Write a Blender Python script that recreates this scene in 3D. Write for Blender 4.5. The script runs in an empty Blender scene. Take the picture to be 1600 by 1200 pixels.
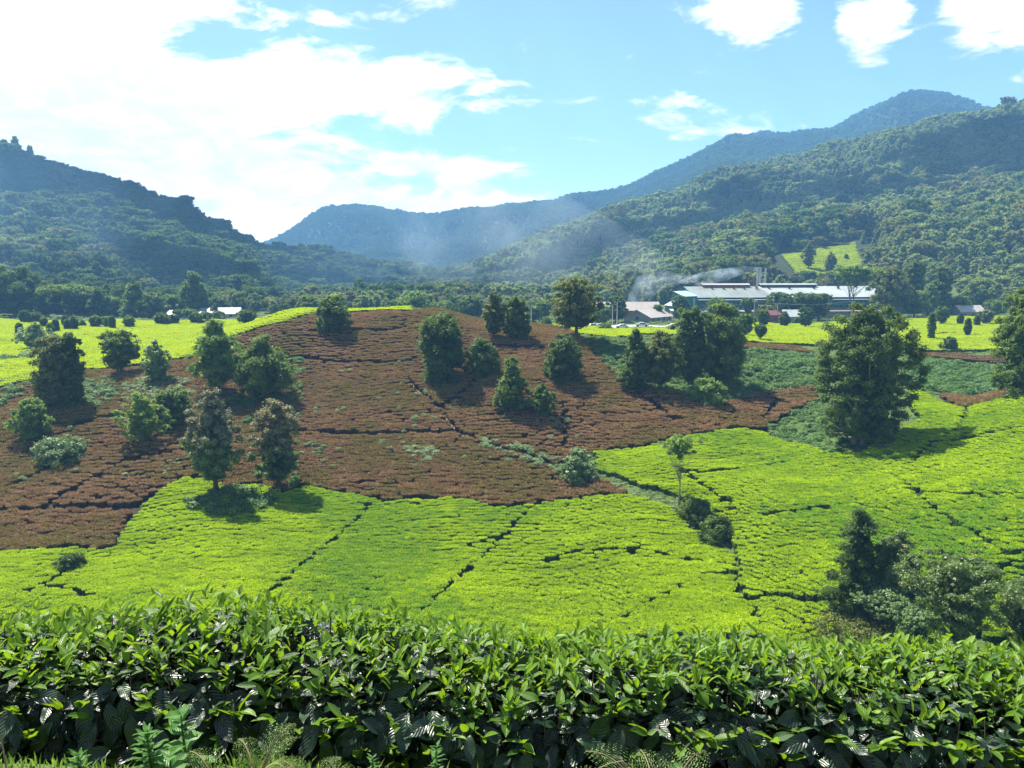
import bpy, math, random
import numpy as np
from mathutils import Vector
R = math.radians
scene = bpy.context.scene
C = scene.collection
# ------------------------------------------------------------------ camera, world, sun, exposure
cam_d = bpy.data.cameras.new('camera'); cam = bpy.data.objects.new('camera', cam_d); C.objects.link(cam)
cam_d.sensor_width = 36.0; cam_d.lens = 36.0*1230/1600; cam_d.clip_start = 0.05; cam_d.clip_end = 20000
cam.location = (0, 0, 0); cam.rotation_euler = (R(90)-math.atan(170.0/1230.0), 0, 0)
scene.camera = cam
SUN_EL, SUN_AZ = 56.0, -40.0         # azimuth clockwise from the view direction (+Y)
EXPOSURE = 1.75
scene.view_settings.view_transform = 'Standard'; scene.view_settings.look = 'None'
scene.view_settings.exposure = EXPOSURE; scene.view_settings.gamma = 1.0
scene.view_settings.use_curve_mapping = False
cy = scene.cycles
cy.max_bounces = 6; cy.diffuse_bounces = 2; cy.glossy_bounces = 2; cy.transmission_bounces = 3
cy.volume_bounces = 0; cy.transparent_max_bounces = 8
cy.caustics_reflective = False; cy.caustics_refractive = False
cy.use_denoising = True
sun_d = bpy.data.lights.new('sun', 'SUN'); sun = bpy.data.objects.new('sun', sun_d); C.objects.link(sun)
sun_d.energy = 5.0; sun_d.angle = R(0.53); sun_d.color = (1.0, 0.94, 0.82)
_sd = Vector((math.sin(R(SUN_AZ))*math.cos(R(SUN_EL)), math.cos(R(SUN_AZ))*math.cos(R(SUN_EL)), math.sin(R(SUN_EL))))
sun.rotation_euler = _sd.to_track_quat('Z', 'Y').to_euler()

class NT:
    """small helper around a node tree"""
    def __init__(s, tree): s.t = tree; s.n = tree.nodes; s.l = tree.links
    def new(s, typ, **kw):
        n = s.n.new(typ)
        for k, v in kw.items(): setattr(n, k, v)
        return n
    def put(s, sock, v):
        if hasattr(v, 'is_output'): s.l.new(v, sock)
        else: sock.default_value = v
    def m(s, op, a, b=0.0, c=None, clamp=False):
        n = s.new('ShaderNodeMath', operation=op, use_clamp=clamp)
        s.put(n.inputs[0], a); s.put(n.inputs[1], b)
        if c is not None: s.put(n.inputs[2], c)
        return n.outputs[0]
    def sstep(s, v, a, b, x=0.0, y=1.0):
        n = s.new('ShaderNodeMapRange', interpolation_type='SMOOTHSTEP')
        s.put(n.inputs[0], v); s.put(n.inputs[1], a); s.put(n.inputs[2], b); s.put(n.inputs[3], x); s.put(n.inputs[4], y)
        return n.outputs[0]
    def mix(s, f, a, b):
        n = s.new('ShaderNodeMix', data_type='RGBA')
        s.put(n.inputs[0], f)
        for i, v in ((6, a), (7, b)):
            if not hasattr(v, 'is_output'): v = (*v[:3], 1.0)
            s.put(n.inputs[i], v)
        return n.outputs[2]
    def noise(s, vec, scale, detail=3.0, rough=.5, dist=0.0):
        n = s.new('ShaderNodeTexNoise')
        if vec is not None: s.l.new(vec, n.inputs['Vector'])
        n.inputs['Scale'].default_value = scale; n.inputs['Detail'].default_value = detail
        n.inputs['Roughness'].default_value = rough; n.inputs['Distortion'].default_value = dist
        return n.outputs['Fac']

# sky: Nishita with real cloud cover mixed in by direction
world = bpy.data.worlds.new('World'); scene.world = world; world.use_nodes = True
w = NT(world.node_tree); w.n.clear()
sky = w.new('ShaderNodeTexSky', sky_type='NISHITA'); sky.sun_disc = False
sky.sun_elevation = R(SUN_EL); sky.sun_rotation = R(SUN_AZ)
sky.altitude = 1500; sky.air_density = 1.0; sky.dust_density = 0.6; sky.ozone_density = 2.5
tc = w.new('ShaderNodeTexCoord'); sx = w.new('ShaderNodeSeparateXYZ'); w.l.new(tc.outputs['Generated'], sx.inputs[0])
az = w.m('ARCTAN2', sx.outputs[0], sx.outputs[1]); el = w.m('ARCSINE', sx.outputs[2])
cv = w.new('ShaderNodeCombineXYZ'); w.l.new(az, cv.inputs[0]); w.put(cv.inputs[1], w.m('MULTIPLY', el, 2.6))
n1 = w.noise(cv.outputs[0], 6.5, 9.0, .62, .7)
n2 = w.noise(cv.outputs[0], 26.0, 7.0, .65, .5)
def ell(a0, e0, ra, re, amp):
    da = w.m('DIVIDE', w.m('SUBTRACT', az, R(a0)), R(ra)); de = w.m('DIVIDE', w.m('SUBTRACT', el, R(e0)), R(re))
    d2 = w.m('ADD', w.m('MULTIPLY', da, da), w.m('MULTIPLY', de, de))
    return w.m('MULTIPLY', w.m('EXPONENT', w.m('MULTIPLY', d2, -1.0)), amp)
cov = None                            # azimuth, elevation (degrees), radii, weight
for e in ((-27,10.5,10.5,7.5,.76),(-33,16,10,5,.52),(-15,13.2,7.5,2.2,.5),(-8,13.0,8,1.2,.5),(-22,6,14,3.0,.74),
          (-4,7.6,5,.8,.62),(-6,4.6,18,1.3,.56),(-19.5,14.6,3.0,1.3,-.75),(-22.5,13.8,2.2,1.0,-.3),(-23.5,17.3,6,1.6,.36),(-12.5,16.6,3,.6,.35),
          (15.5,17.0,4.0,1.8,.66),(20.3,17,1.0,3,-.45),(26.6,17,1.2,3,-.5),(23,15.6,2.4,1.6,.46),(31,16.0,6,2.2,.6),(23.5,13.4,1.6,1.2,.34),(29,13.4,2.5,1.2,.3),
          (-50,25,18,14,.5),(50,30,14,8,.45),(90,25,20,12,.4),(160,35,30,15,.5),(-110,30,30,15,.5),(-5,18.5,4,1,.22),
          (12,9.5,6,.5,.25),(4,11.8,8,.5,.28),(-7,11.2,3,.9,.4)):
    t = ell(*e); cov = t if cov is None else w.m('ADD', cov, t)
dens = w.m('ADD', cov, w.m('ADD', w.m('MULTIPLY', w.m('SUBTRACT', n1, .5), 1.9), w.m('MULTIPLY', w.m('SUBTRACT', n2, .5), .55)))
fac = w.sstep(dens, .18, .50)
shade = w.sstep(w.m('ADD', w.m('MULTIPLY', n1, .75), w.m('MULTIPLY', n2, .45)), .50, .68)
ccol = w.mix(shade, (9.0, 8.6, 8.3), (11.8, 11.1, 10.4))
hs = w.new('ShaderNodeHueSaturation'); hs.inputs['Hue'].default_value = .503; hs.inputs['Saturation'].default_value = 1.06; hs.inputs['Value'].default_value = 1.45
w.l.new(sky.outputs[0], hs.inputs['Color'])
bg = w.new('ShaderNodeBackground'); wo = w.new('ShaderNodeOutputWorld')
w.put(bg.inputs['Color'], w.mix(fac, hs.outputs[0], ccol)); bg.inputs['Strength'].default_value = 0.05
w.l.new(bg.outputs[0], wo.inputs[0])

HAZE = 0.00028
# ---- camera model: photograph pixels (1600x1200) to rays
FPX = 1230.0
PITCH = math.atan(170.0/FPX)
CP, SP = math.cos(PITCH), math.sin(PITCH)
def slope(py):                      # z per metre of Y on the ray through row py
    v = (600.0-np.asarray(py, float))/FPX
    return (-SP+v*CP)/(CP+v*SP)
def ray_xy(px, py):                 # X per metre of Y
    u = (np.asarray(px, float)-800.0)/FPX; v = (600.0-np.asarray(py, float))/FPX
    return u/(CP+v*SP)
Y0 = 8.0
# ---- terrain control points: (px, py, Y)
CPTS = [
 # valley floor and facing slope, by columns
 (0,950,76),(0,868,92),(0,770,108),(0,690,124),(0,605,150),(0,550,195),(0,502,285),
 (200,950,76),(200,830,97),(200,720,117),(200,640,134),(200,585,156),(200,545,198),(200,503,285),
 (300,760,107),(300,660,130),(300,567,158),(300,540,200),(310,505,285),
 (400,945,76),(400,770,107),(400,680,127),(400,590,150),(400,522,170),(400,508,190),(400,500,285),
 (480,500,173),(520,780,107),(520,650,132),(520,560,155),(520,497,175),
 (600,960,75),(600,790,105),(600,690,123),(600,590,146),(600,490,177),
 (700,492,177),(700,600,143),(700,720,117),
 (800,985,73),(800,880,88),(800,790,104),(800,690,122),(800,590,143),(800,509,176),(800,510,190),(850,514,190),(720,497,185),
 (900,524,168),(900,522,186),(900,600,141),(900,740,113),
 (1000,985,71),(1000,890,84),(1000,790,99),(1000,700,117),(1000,610,137),(1000,545,160),
 (950,518,240),(1050,516,240),
 (1080,600,142),(1080,555,165),
 (1150,900,80),(1140,840,90),(1060,790,99),(1160,960,72.5),
 (1200,960,72),(1200,880,80),(1200,790,93),(1200,695,117),(1200,655,130),(1200,610,148),(1200,575,160),(1200,545,180),(1200,515,250),
 (1300,950,70),(1300,860,80),(1300,750,100),(1345,690,112),(1345,610,145),(1345,548,182),
 (1400,900,72),(1400,800,85),(1400,710,104),(1430,640,125),(1430,610,140),(1430,550,185),
 (1510,645,117),(1530,628,140),(1500,590,160),(1500,550,188),(1500,515,250),(1480,500,300),
 (1500,900,67),(1500,800,80),(1500,700,100),
 (1600,960,62),(1600,880,67),(1600,800,76),(1600,700,94),(1600,640,108),(1600,616,116),(1600,590,160),(1600,548,190),(1600,500,300),
 # outside the frame
 (-300,950,78),(-300,700,120),(-300,600,150),(-300,502,290),(1900,960,60),(1900,760,80),(1900,600,112),(1900,590,165),(1900,548,195),(1900,500,300),
 # behind the knoll, the plateau
 (600,512,225),(700,512,225),(800,512,225),(520,509,240),
 (500,490,340),(650,490,340),(800,490,340),(950,490,340),(1150,490,340),(1300,490,340),
 (500,482,420),(650,482,420),
 # left mountain (ground under the trees)
 (0,478,370),(0,415,440),(0,318,600),(0,240,780),(0,265,900),(-300,470,380),(-300,330,600),(-300,150,820),(-300,190,950),
 (200,482,390),(200,430,470),(200,360,630),(200,297,800),(200,330,930),
 (300,482,400),(300,445,500),(300,395,650),(300,347,800),(300,380,950),
 (400,480,430),(400,440,600),(400,398,800),(400,425,950),
 (500,478,480),(500,445,650),(500,412,830),(500,440,1000),
 (560,476,520),(560,450,720),(560,432,880),(560,440,1050),
 # valley between, mid hills
 (650,474,520),(650,455,750),(650,440,1000),(640,420,1400),(600,380,1700),(600,335,2050),(600,370,2400),
 (430,380,1950),(500,332,2050),(500,380,2400),(420,440,1500),(350,420,1900),
 (700,342,2100),(700,390,1650),(700,380,2500),(740,328,2100),(850,321,2150),(850,350,2500),(760,425,1200),
 (800,470,520),(800,450,700),(800,420,950),(800,400,1100),
 (950,303,2100),(900,365,1000),(1000,330,1000),(1000,290,2000),(1000,350,1300),
 (900,450,600),(900,420,750),(1000,460,480),(1000,420,620),(1000,375,800),
 (1100,300,1000),(1100,350,800),(1100,400,620),(1100,450,450),(1100,247,1900),(1130,224,1850),(1200,217,1850),
 (1200,270,1000),(1200,330,780),(1200,390,560),(1200,425,470),
 (1280,214,1850),(1300,248,1000),(1300,310,800),(1340,381,540),(1290,400,510),(1240,412,485),(1330,418,480),(1300,460,400),
 (1350,194,1800),(1400,170,1800),(1400,213,1000),(1400,300,750),(1400,375,520),(1400,420,430),
 (1450,161,1800),(1500,167,1800),(1500,190,980),(1500,290,720),(1500,365,500),(1500,420,420),(1480,480,350),
 (1540,181,1800),(1600,172,950),(1600,270,720),(1600,362,470),(1600,420,400),(1600,478,340),
 (1900,60,950),(1900,250,700),(1900,360,450),(1900,478,340),(1700,185,1800),
 (1200,300,1350),(1400,260,1350),(1550,240,1350),(1800,230,1350),
]
def _ctrl():
    P = []
    for px, py, Y in CPTS:
        x = float(ray_xy(px, py))*Y
        P.append((x, Y, float(slope(py))*Y))
    for a in (-1.3,-.8,-.4,0,.4,.8,1.3):
        for Y, z in ((-6,-1.75),(0,-1.75),(3,-1.8),(12,-8),(30,-18.5),(48,-29)):
            P.append((a*(Y+Y0), Y, z))
    for a in (-1.3,-.6,-.2,.1,.4):
        P.append((a*(62+Y0), 62, -35.5))
    for a, zz in ((-1.0,40),(-.4,30),(0,30),(.5,50),(1.0,60)):
        P.append((a*3400, 3400, zz))
    return np.array(P)
_P = _ctrl()
def _ab(X, Y):
    return X/(Y+Y0)*2.6, np.log(Y+Y0)
def _k(r2): return np.where(r2 > 1e-12, 0.5*r2*np.log(np.maximum(r2, 1e-12)), 0)
_A, _B = _ab(_P[:,0], _P[:,1]); _S = _P[:,2]/(_P[:,1]+Y0)
_n = len(_A)
_K = _k((_A[:,None]-_A)**2+(_B[:,None]-_B)**2)+np.eye(_n)*2e-4
_Q = np.stack([np.ones(_n), _A, _B], 1)
_W = np.linalg.solve(np.block([[_K, _Q],[_Q.T, np.zeros((3,3))]]), np.concatenate([_S, np.zeros(3)]))
NA, NB = 420, 800
GA = np.linspace(-1.25, 1.25, NA); GB = np.linspace(math.log(2.2), math.log(3500), NB)
def _tps(A, B):
    out = np.empty(A.shape).ravel(); a = A.ravel(); b = B.ravel()
    for i in range(0, len(a), 20000):
        r2 = (a[i:i+20000,None]-_A)**2+(b[i:i+20000,None]-_B)**2
        out[i:i+20000] = _k(r2)@_W[:_n]+_W[_n]+_W[_n+1]*a[i:i+20000]+_W[_n+2]*b[i:i+20000]
    return out.reshape(A.shape)
def vnoise(x, y, seed=0):           # smooth value noise
    xi = np.floor(x).astype(np.int64); yi = np.floor(y).astype(np.int64); fx = x-xi; fy = y-yi
    fx = fx*fx*(3-2*fx); fy = fy*fy*(3-2*fy)
    def h(i, j):
        n = (i*374761393+j*668265263+seed*974634777) & 0x7fffffff
        n = ((n ^ (n >> 13))*1274126177) & 0x7fffffff
        return ((n ^ (n >> 16)) & 0xffff)/65535.0
    return (h(xi,yi)*(1-fx)+h(xi+1,yi)*fx)*(1-fy)+(h(xi,yi+1)*(1-fx)+h(xi+1,yi+1)*fx)*fy
GZ = None
def build_grid():
    global GZ
    AA, BB = np.meshgrid(GA, GB, indexing='ij')
    Yo = np.exp(BB); Y = Yo-Y0; X = AA*Yo
    Z = _tps(AA*2.6, BB)*Yo
    far = np.clip((Y-400)/500, 0, 1)
    Z += far*((vnoise(X/70, Y/70, 3)-.5)*22+(vnoise(X/190, Y/190, 4)-.5)*30)*np.clip(Y/1200, .35, 1)
    Z += np.clip((Y-40)/40, 0, 1)*((vnoise(X/11, Y/11, 5)-.5)*.9+(vnoise(X/4.3, Y/4.3, 6)-.5)*.25)
    t = np.clip((Y-2.9)/1.6, 0, 1); t = t*t*(3-2*t)
    berm = np.interp(Y, [1.5,1.88,1.98,2.25,2.6], [-1.46,-1.33,-1.33,-1.72,-1.8])
    berm = berm-.12*np.clip((X+.45)/.7, 0, 1)*np.exp(-((Y-1.95)/.3)**2)+(vnoise(X*3, Y*3, 2)-.5)*.05
    Z = np.where(Y < 4.6, berm*(1-t)+Z*t, Z)
    GZ = Z
    return X, Y, Z
GX, GY, _ = build_grid()
def hz(X, Y):
    X = np.asarray(X, float); Y = np.asarray(Y, float)
    Yo = np.maximum(Y+Y0, 2.25); a = X/Yo; b = np.log(Yo)
    i = np.clip((a-GA[0])/(GA[1]-GA[0]), 0, NA-1.001); j = np.clip((b-GB[0])/(GB[1]-GB[0]), 0, NB-1.001)
    i0 = i.astype(int); j0 = j.astype(int); fi = i-i0; fj = j-j0
    return (GZ[i0,j0]*(1-fi)*(1-fj)+GZ[i0+1,j0]*fi*(1-fj)+GZ[i0,j0+1]*(1-fi)*fj+GZ[i0+1,j0+1]*fi*fj)
_YS = np.exp(np.linspace(math.log(45), math.log(3300), 1500))
def at(px, py, y0=45.0, y1=3300.0): # ground point seen at a photo pixel -> (X, Y, z); None when it is sky
    s = float(slope(py)); k = float(ray_xy(px, py))
    ys = _YS[(_YS >= y0) & (_YS <= y1)]
    g = hz(k*ys, ys)-s*ys
    w = np.nonzero(g > 0)[0]
    if len(w) == 0: return None
    i = w[0]
    if i == 0: Y = ys[0]
    else: Y = ys[i-1]+(ys[i]-ys[i-1])*(-g[i-1])/(g[i]-g[i-1])
    return k*Y, Y, float(hz(k*Y, Y))
def project(X, Y, Z):
    dep = Y*CP-Z*SP; up = Y*SP+Z*CP
    return 800+FPX*X/dep, 600-FPX*up/dep, dep
# ------------------------------------------------------------------ helpers
def mesh_np(name, V, F, mat=None, attrs=None, smooth=False):
    """V (n,3); F one int array (m,k) or a list of such arrays; attrs {name: (n,) or (n,3) per point}"""
    V = np.ascontiguousarray(V, dtype=np.float32)
    if not isinstance(F, (list, tuple)): F = [F]
    F = [np.asarray(f, dtype=np.int32) for f in F if len(f)]
    me = bpy.data.meshes.new(name)
    nl = sum(f.size for f in F); nf = sum(len(f) for f in F)
    me.vertices.add(len(V)); me.vertices.foreach_set('co', V.ravel())
    me.loops.add(nl); me.polygons.add(nf)
    me.loops.foreach_set('vertex_index', np.concatenate([f.ravel() for f in F]).astype(np.int32))
    tot = np.concatenate([np.full(len(f), f.shape[1], np.int32) for f in F])
    st = np.zeros(nf, np.int32); st[1:] = np.cumsum(tot)[:-1]
    me.polygons.foreach_set('loop_start', st)
    me.polygons.foreach_set('use_smooth', np.full(nf, smooth, dtype=bool))
    me.update(calc_edges=True)
    for k, a in (attrs or {}).items():
        a = np.asarray(a, np.float32)
        if a.ndim == 1: me.attributes.new(k, 'FLOAT', 'POINT').data.foreach_set('value', a)
        else: me.attributes.new(k, 'FLOAT_VECTOR', 'POINT').data.foreach_set('vector', a.ravel())
    if mat: me.materials.append(mat)
    return me
def obj(name, me, parent=None, loc=(0,0,0), rotz=0.0, label=None, cat=None, group=None, kind=None, coll=None):
    o = bpy.data.objects.new(name, me); (coll or C).objects.link(o)
    o.location = loc; o.rotation_euler = (0, 0, rotz)
    if parent is not None: o.parent = parent
    for k, v in (('label', label), ('category', cat), ('group', group), ('kind', kind)):
        if v: o[k] = v
    return o
def thing(name, label, cat, loc, rotz=0.0, group=None):
    return obj(name, None, None, loc, rotz, label, cat, group)
def dup(root, loc, rotz, label, group, scale=1.0, sz=None):
    r = root.copy(); C.objects.link(r); r.location = loc; r.rotation_euler = (0, 0, rotz)
    r.scale = (scale, scale, sz or scale); r['label'] = label
    if group: r['group'] = group
    for ch in root.children:
        c = ch.copy(); C.objects.link(c); c.parent = r
        for g in ch.children:
            d = g.copy(); C.objects.link(d); d.parent = c
    return r
class MB:
    """collects boxes, tubes and free polygons into one mesh"""
    def __init__(s): s.v = []; s.f = []; s.n = 0
    def poly(s, V, F):
        s.v.extend([tuple(map(float, p)) for p in V]); s.f.extend([[i+s.n for i in f] for f in F]); s.n += len(V); return s
    def box(s, x0, x1, y0, y1, z0, z1):
        V = [(x0,y0,z0),(x1,y0,z0),(x1,y1,z0),(x0,y1,z0),(x0,y0,z1),(x1,y0,z1),(x1,y1,z1),(x0,y1,z1)]
        return s.poly(V, [[0,3,2,1],[4,5,6,7],[0,1,5,4],[1,2,6,5],[2,3,7,6],[3,0,4,7]])
    def slab(s, a, b, c, d, th):         # a sloped sheet through four corners, th thick
        V = [a, b, c, d]+[(p[0], p[1], p[2]-th) for p in (a, b, c, d)]
        return s.poly(V, [[0,1,2,3],[7,6,5,4],[0,4,5,1],[1,5,6,2],[2,6,7,3],[3,7,4,0]])
    def tube(s, pts, rad, n=8, cap=True):
        pts = np.asarray(pts, float); rad = np.broadcast_to(rad, len(pts))
        d = np.gradient(pts, axis=0); d /= np.linalg.norm(d, axis=1)[:,None]+1e-9
        ref = np.where(np.abs(d[:,2:3]) > .9, [[1.,0,0]], [[0,0,1.]])
        u = np.cross(d, ref); u /= np.linalg.norm(u, axis=1)[:,None]+1e-9; v = np.cross(d, u)
        a = np.arange(n)*2*np.pi/n
        V = pts[:,None]+rad[:,None,None]*(np.cos(a)[None,:,None]*u[:,None]+np.sin(a)[None,:,None]*v[:,None])
        F = [[i*n+j, i*n+(j+1)%n, (i+1)*n+(j+1)%n, (i+1)*n+j] for i in range(len(pts)-1) for j in range(n)]
        if cap: F += [list(range(n))[::-1], [(len(pts)-1)*n+j for j in range(n)]]
        return s.poly(V.reshape(-1, 3), F)
    def mesh(s, name, mat, smooth=False):
        me = bpy.data.meshes.new(name); me.from_pydata(s.v, [], s.f)
        if smooth: me.polygons.foreach_set('use_smooth', np.ones(len(me.polygons), bool))
        me.update()
        if mat: me.materials.append(mat)
        return me
    def build(s, name, mat, parent=None, smooth=False, **kw): return obj(name, s.mesh(name, mat, smooth), parent, **kw)

# ------------------------------------------------------------------ materials
def new_mat(name):
    m = bpy.data.materials.new(name); m.use_nodes = True
    t = NT(m.node_tree); t.n.clear(); t.out = t.new('ShaderNodeOutputMaterial')
    return m, t
def leaf_mat(name, c0, c1, trans=None, tf=.35, rough=.55, spec=.25, nscale=.12, nd=.5, c2=None, nscale2=.03, thr=.44, stretch=None, ow=.22):
    """foliage: colour runs c0..c1 by leaf and by plant, c2 is a second kind of leaf in patches; leaves let light through"""
    m, t = new_mat(name)
    at_ = t.new('ShaderNodeAttribute', attribute_name='tint'); oi = t.new('ShaderNodeObjectInfo')
    ge = t.new('ShaderNodeNewGeometry')
    pos = ge.outputs['Position']
    if stretch:
        mp = t.new('ShaderNodeMapping'); mp.inputs['Scale'].default_value = stretch; t.l.new(pos, mp.inputs[0]); pos = mp.outputs[0]
    nz = t.noise(pos, nscale, 4.0, .6)
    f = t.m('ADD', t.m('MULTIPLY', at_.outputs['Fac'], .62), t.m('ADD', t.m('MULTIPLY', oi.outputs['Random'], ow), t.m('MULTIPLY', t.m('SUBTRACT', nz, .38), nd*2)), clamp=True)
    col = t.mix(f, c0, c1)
    if c2:
        n2 = t.noise(ge.outputs['Position'], nscale2, 4.0, .65)
        n3 = t.m('ADD', n2, t.m('MULTIPLY', t.m('SUBTRACT', oi.outputs['Random'], .5), .16))
        col = t.mix(t.sstep(n3, thr, thr+.15), col, c2)
    p = t.new('ShaderNodeBsdfPrincipled'); t.put(p.inputs['Base Color'], col)
    p.inputs['Roughness'].default_value = rough; p.inputs['Specular IOR Level'].default_value = spec
    if trans is not None or tf > 0:
        tr = t.new('ShaderNodeBsdfTranslucent')
        t.put(tr.inputs[0], t.mix(.65, col, trans) if trans else col)
        mx = t.new('ShaderNodeMixShader'); mx.inputs[0].default_value = tf
        t.l.new(p.outputs[0], mx.inputs[1]); t.l.new(tr.outputs[0], mx.inputs[2]); t.l.new(mx.outputs[0], t.out.inputs[0])
    else: t.l.new(p.outputs[0], t.out.inputs[0])
    return m
def plain(name, c0, c1=None, scale=3.0, rough=.7, spec=.3, metal=0.0, bump=0.0, stretch=None):
    m, t = new_mat(name)
    p = t.new('ShaderNodeBsdfPrincipled'); p.inputs['Roughness'].default_value = rough
    p.inputs['Specular IOR Level'].default_value = spec; p.inputs['Metallic'].default_value = metal
    tc = t.new('ShaderNodeTexCoord'); vec = tc.outputs['Object']
    if stretch:
        mp = t.new('ShaderNodeMapping'); mp.inputs['Scale'].default_value = stretch; t.l.new(vec, mp.inputs[0]); vec = mp.outputs[0]
    nz = t.noise(vec, scale, 5.0, .6)
    t.put(p.inputs['Base Color'], t.mix(t.sstep(nz, .3, .7), c0, c1 or tuple(x*.8 for x in c0)))
    if bump:
        b = t.new('ShaderNodeBump'); b.inputs['Strength'].default_value = bump; t.l.new(nz, b.inputs['Height']); t.l.new(b.outputs[0], p.inputs['Normal'])
    t.l.new(p.outputs[0], t.out.inputs[0]); return m

# ------------------------------------------------------------------ foliage geometry
def unit(v): return v/(np.linalg.norm(v, axis=-1, keepdims=True)+1e-9)
def cards(rng, P, N, L, Wd, tint, bend=.18):
    """leaf-shaped faces at P with normals N: two triangles folded along the midrib, length L, width Wd"""
    n = len(P); r = unit(rng.normal(size=(n, 3))); t = unit(np.cross(N, r)); b = np.cross(N, t)
    L = np.broadcast_to(L, n)[:,None]; Wd = np.broadcast_to(Wd, n)[:,None]
    v0 = P-t*L*.5; v2 = P+t*L*.5-N*L*bend; v1 = P+b*Wd*.5-N*Wd*.15; v3 = P-b*Wd*.5-N*Wd*.15
    V = np.stack([v0, v1, v2, v3], 1).reshape(-1, 3)
    F = np.arange(n*4).reshape(n, 4)
    return V, F, np.repeat(tint, 4)
def join(parts):
    V = []; F = []; T = []; o = 0
    for v, f, t in parts:
        V.append(v); F.append(np.asarray(f)+o); T.append(t); o += len(v)
    return np.concatenate(V), F, np.concatenate(T)
PROF = {
 'round':  lambda t: np.sqrt(np.clip(1-((t-.52)/.56)**2, .02, 1)),
 'dome':   lambda t: np.clip(1-t**3.2, 0, 1)**.5*np.clip(.62+1.2*t, 0, 1),
 'cone':   lambda t: np.clip((1.02-t)**.8, .06, 1)*np.clip(.6+3*t, 0, 1),
 'egg':    lambda t: np.clip(np.sin(np.pi*np.clip(t, .03, .985)**.75), .08, 1)**.75,
 'column': lambda t: np.clip(1-t**5, 0.05, 1)**.6*np.clip(.7+.6*t, 0, 1),
 'flat':   lambda t: np.clip(.25+t*1.0, 0, 1)*np.clip(1-((t-.72)/.4)**4, .05, 1),
 'vase':   lambda t: np.clip(.45+.8*t, 0, 1)*np.sqrt(np.clip(1-((t-.55)/.5)**4, .04, 1)),
}
def crown_np(rng, H, Rx, prof, base, nclump, per, leaf, gap=0.0, flatten=.75, lobes=.22, Ry=None, shell=.62, csize=(.20,.34), core=True, droop=0.0):
    """crown of leaf clumps: uneven outline from lobes, gaps between clumps; returns V, F list, tint and the clump centres"""
    Ry = Ry or Rx; pf = PROF[prof]
    tt = np.linspace(.02, .98, 60); wgt = pf(tt); cdf = np.cumsum(wgt)/wgt.sum()
    t = np.interp(rng.random(nclump), cdf, tt); th = rng.random(nclump)*2*np.pi
    ph = rng.random(3)*6.28
    lob = 1+lobes*(np.sin(2*th+ph[0]+3*t)+.7*np.sin(3*th+ph[1]-5*t)+.5*np.sin(5*th+ph[2]))/1.6
    rr = pf(t)*lob*(shell+(1-shell)*rng.random(nclump)**.5)*np.where(rng.random(nclump) < .2, .5, 1)*np.where(rng.random(nclump) < .08, 1.08, 1)
    Rm = (Rx+Ry)/2; cs = Rm*rng.uniform(csize[0], csize[1], nclump)
    k = np.clip(1-cs/Rm*.5, .4, 1)
    c = np.stack([np.cos(th)*rr*Rx*k, np.sin(th)*rr*Ry*k, H*(base+(1-base)*t)-cs*.3], 1)
    keep = rng.random(nclump) > gap; c = c[keep]; cs = cs[keep]; m = len(c)
    ct = rng.random(m)
    d = unit(rng.normal(size=(m, per, 3))+np.array([0, 0, .25]))
    rad = np.abs(rng.normal(.62, .34, (m, per, 1)))
    P = c[:,None]+d*cs[:,None,None]*rad*np.array([1.1, 1.1, flatten])
    if droop: P[...,2] -= droop*np.sum(d[...,:2]**2, -1)*cs[:,None]
    ax = np.array([0, 0, H*(base+(1-base)*.4)])
    outw = unit(c-ax)[:,None]
    N = unit(d*.8+outw*.3+rng.normal(size=d.shape)*.55+np.array([0, 0, .30]))
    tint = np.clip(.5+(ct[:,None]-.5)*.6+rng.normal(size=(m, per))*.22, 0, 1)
    L = leaf*rng.uniform(.7, 1.35, m*per)
    parts = [cards(rng, P.reshape(-1, 3), N.reshape(-1, 3), L, L*rng.uniform(.5, .8, m*per), tint.ravel())]
    if core:                                # twiggy inner mass that closes the crown
        n2 = max(12, int(m*per*.10)); q = np.interp(rng.random(n2), cdf, tt); a = rng.random(n2)*6.28
        r2 = pf(q)*rng.random(n2)**.6*.62
        P2 = np.stack([np.cos(a)*r2*Rx, np.sin(a)*r2*Ry, H*(base+(1-base)*q*.93)], 1)
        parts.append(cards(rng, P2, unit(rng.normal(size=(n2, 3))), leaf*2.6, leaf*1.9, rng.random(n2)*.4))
    V, F, T = join(parts)
    return V, F, T, c
def trunk_mb(rng, H, base, r0, cents, nlimb=9, lean=.04, forks=1, top=.8, spread=1.0):
    mb = MB()
    for k in range(forks):
        a0 = rng.random()*6.28; off = 0 if forks == 1 else r0*1.2
        ts = np.linspace(0, 1, 8); dev = np.cumsum(rng.normal(size=(8, 2))*lean*H/8, 0); dev -= dev[0]
        fan = 0 if forks == 1 else (.10*H*ts**1.3)
        pts = np.stack([np.cos(a0)*(off+fan)+dev[:,0], np.sin(a0)*(off+fan)+dev[:,1], -.35+(H*top+.35)*ts], 1)
        rad = (r0 if forks == 1 else r0*.62)*(1-.86*ts)*(1+.7*np.exp(-ts*14))
        mb.tube(pts, rad, 7)
        idx = rng.permutation(len(cents))[:nlimb]
        for i in idx:
            c = cents[i]; tb = np.clip((c[2]*rng.uniform(.45, .75)+.35)/(H*top+.35), .1, .92)
            s = np.array([np.interp(tb, ts, pts[:,j]) for j in range(3)])
            mid = s*.5+c*.5+np.array([0, 0, -.06*H])*rng.random()
            rr = np.interp(tb, ts, rad)*.55
            mb.tube([s, s*.72+mid*.28, mid, c], [rr, rr*.85, rr*.6, rr*.2], 5)
    return mb
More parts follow.
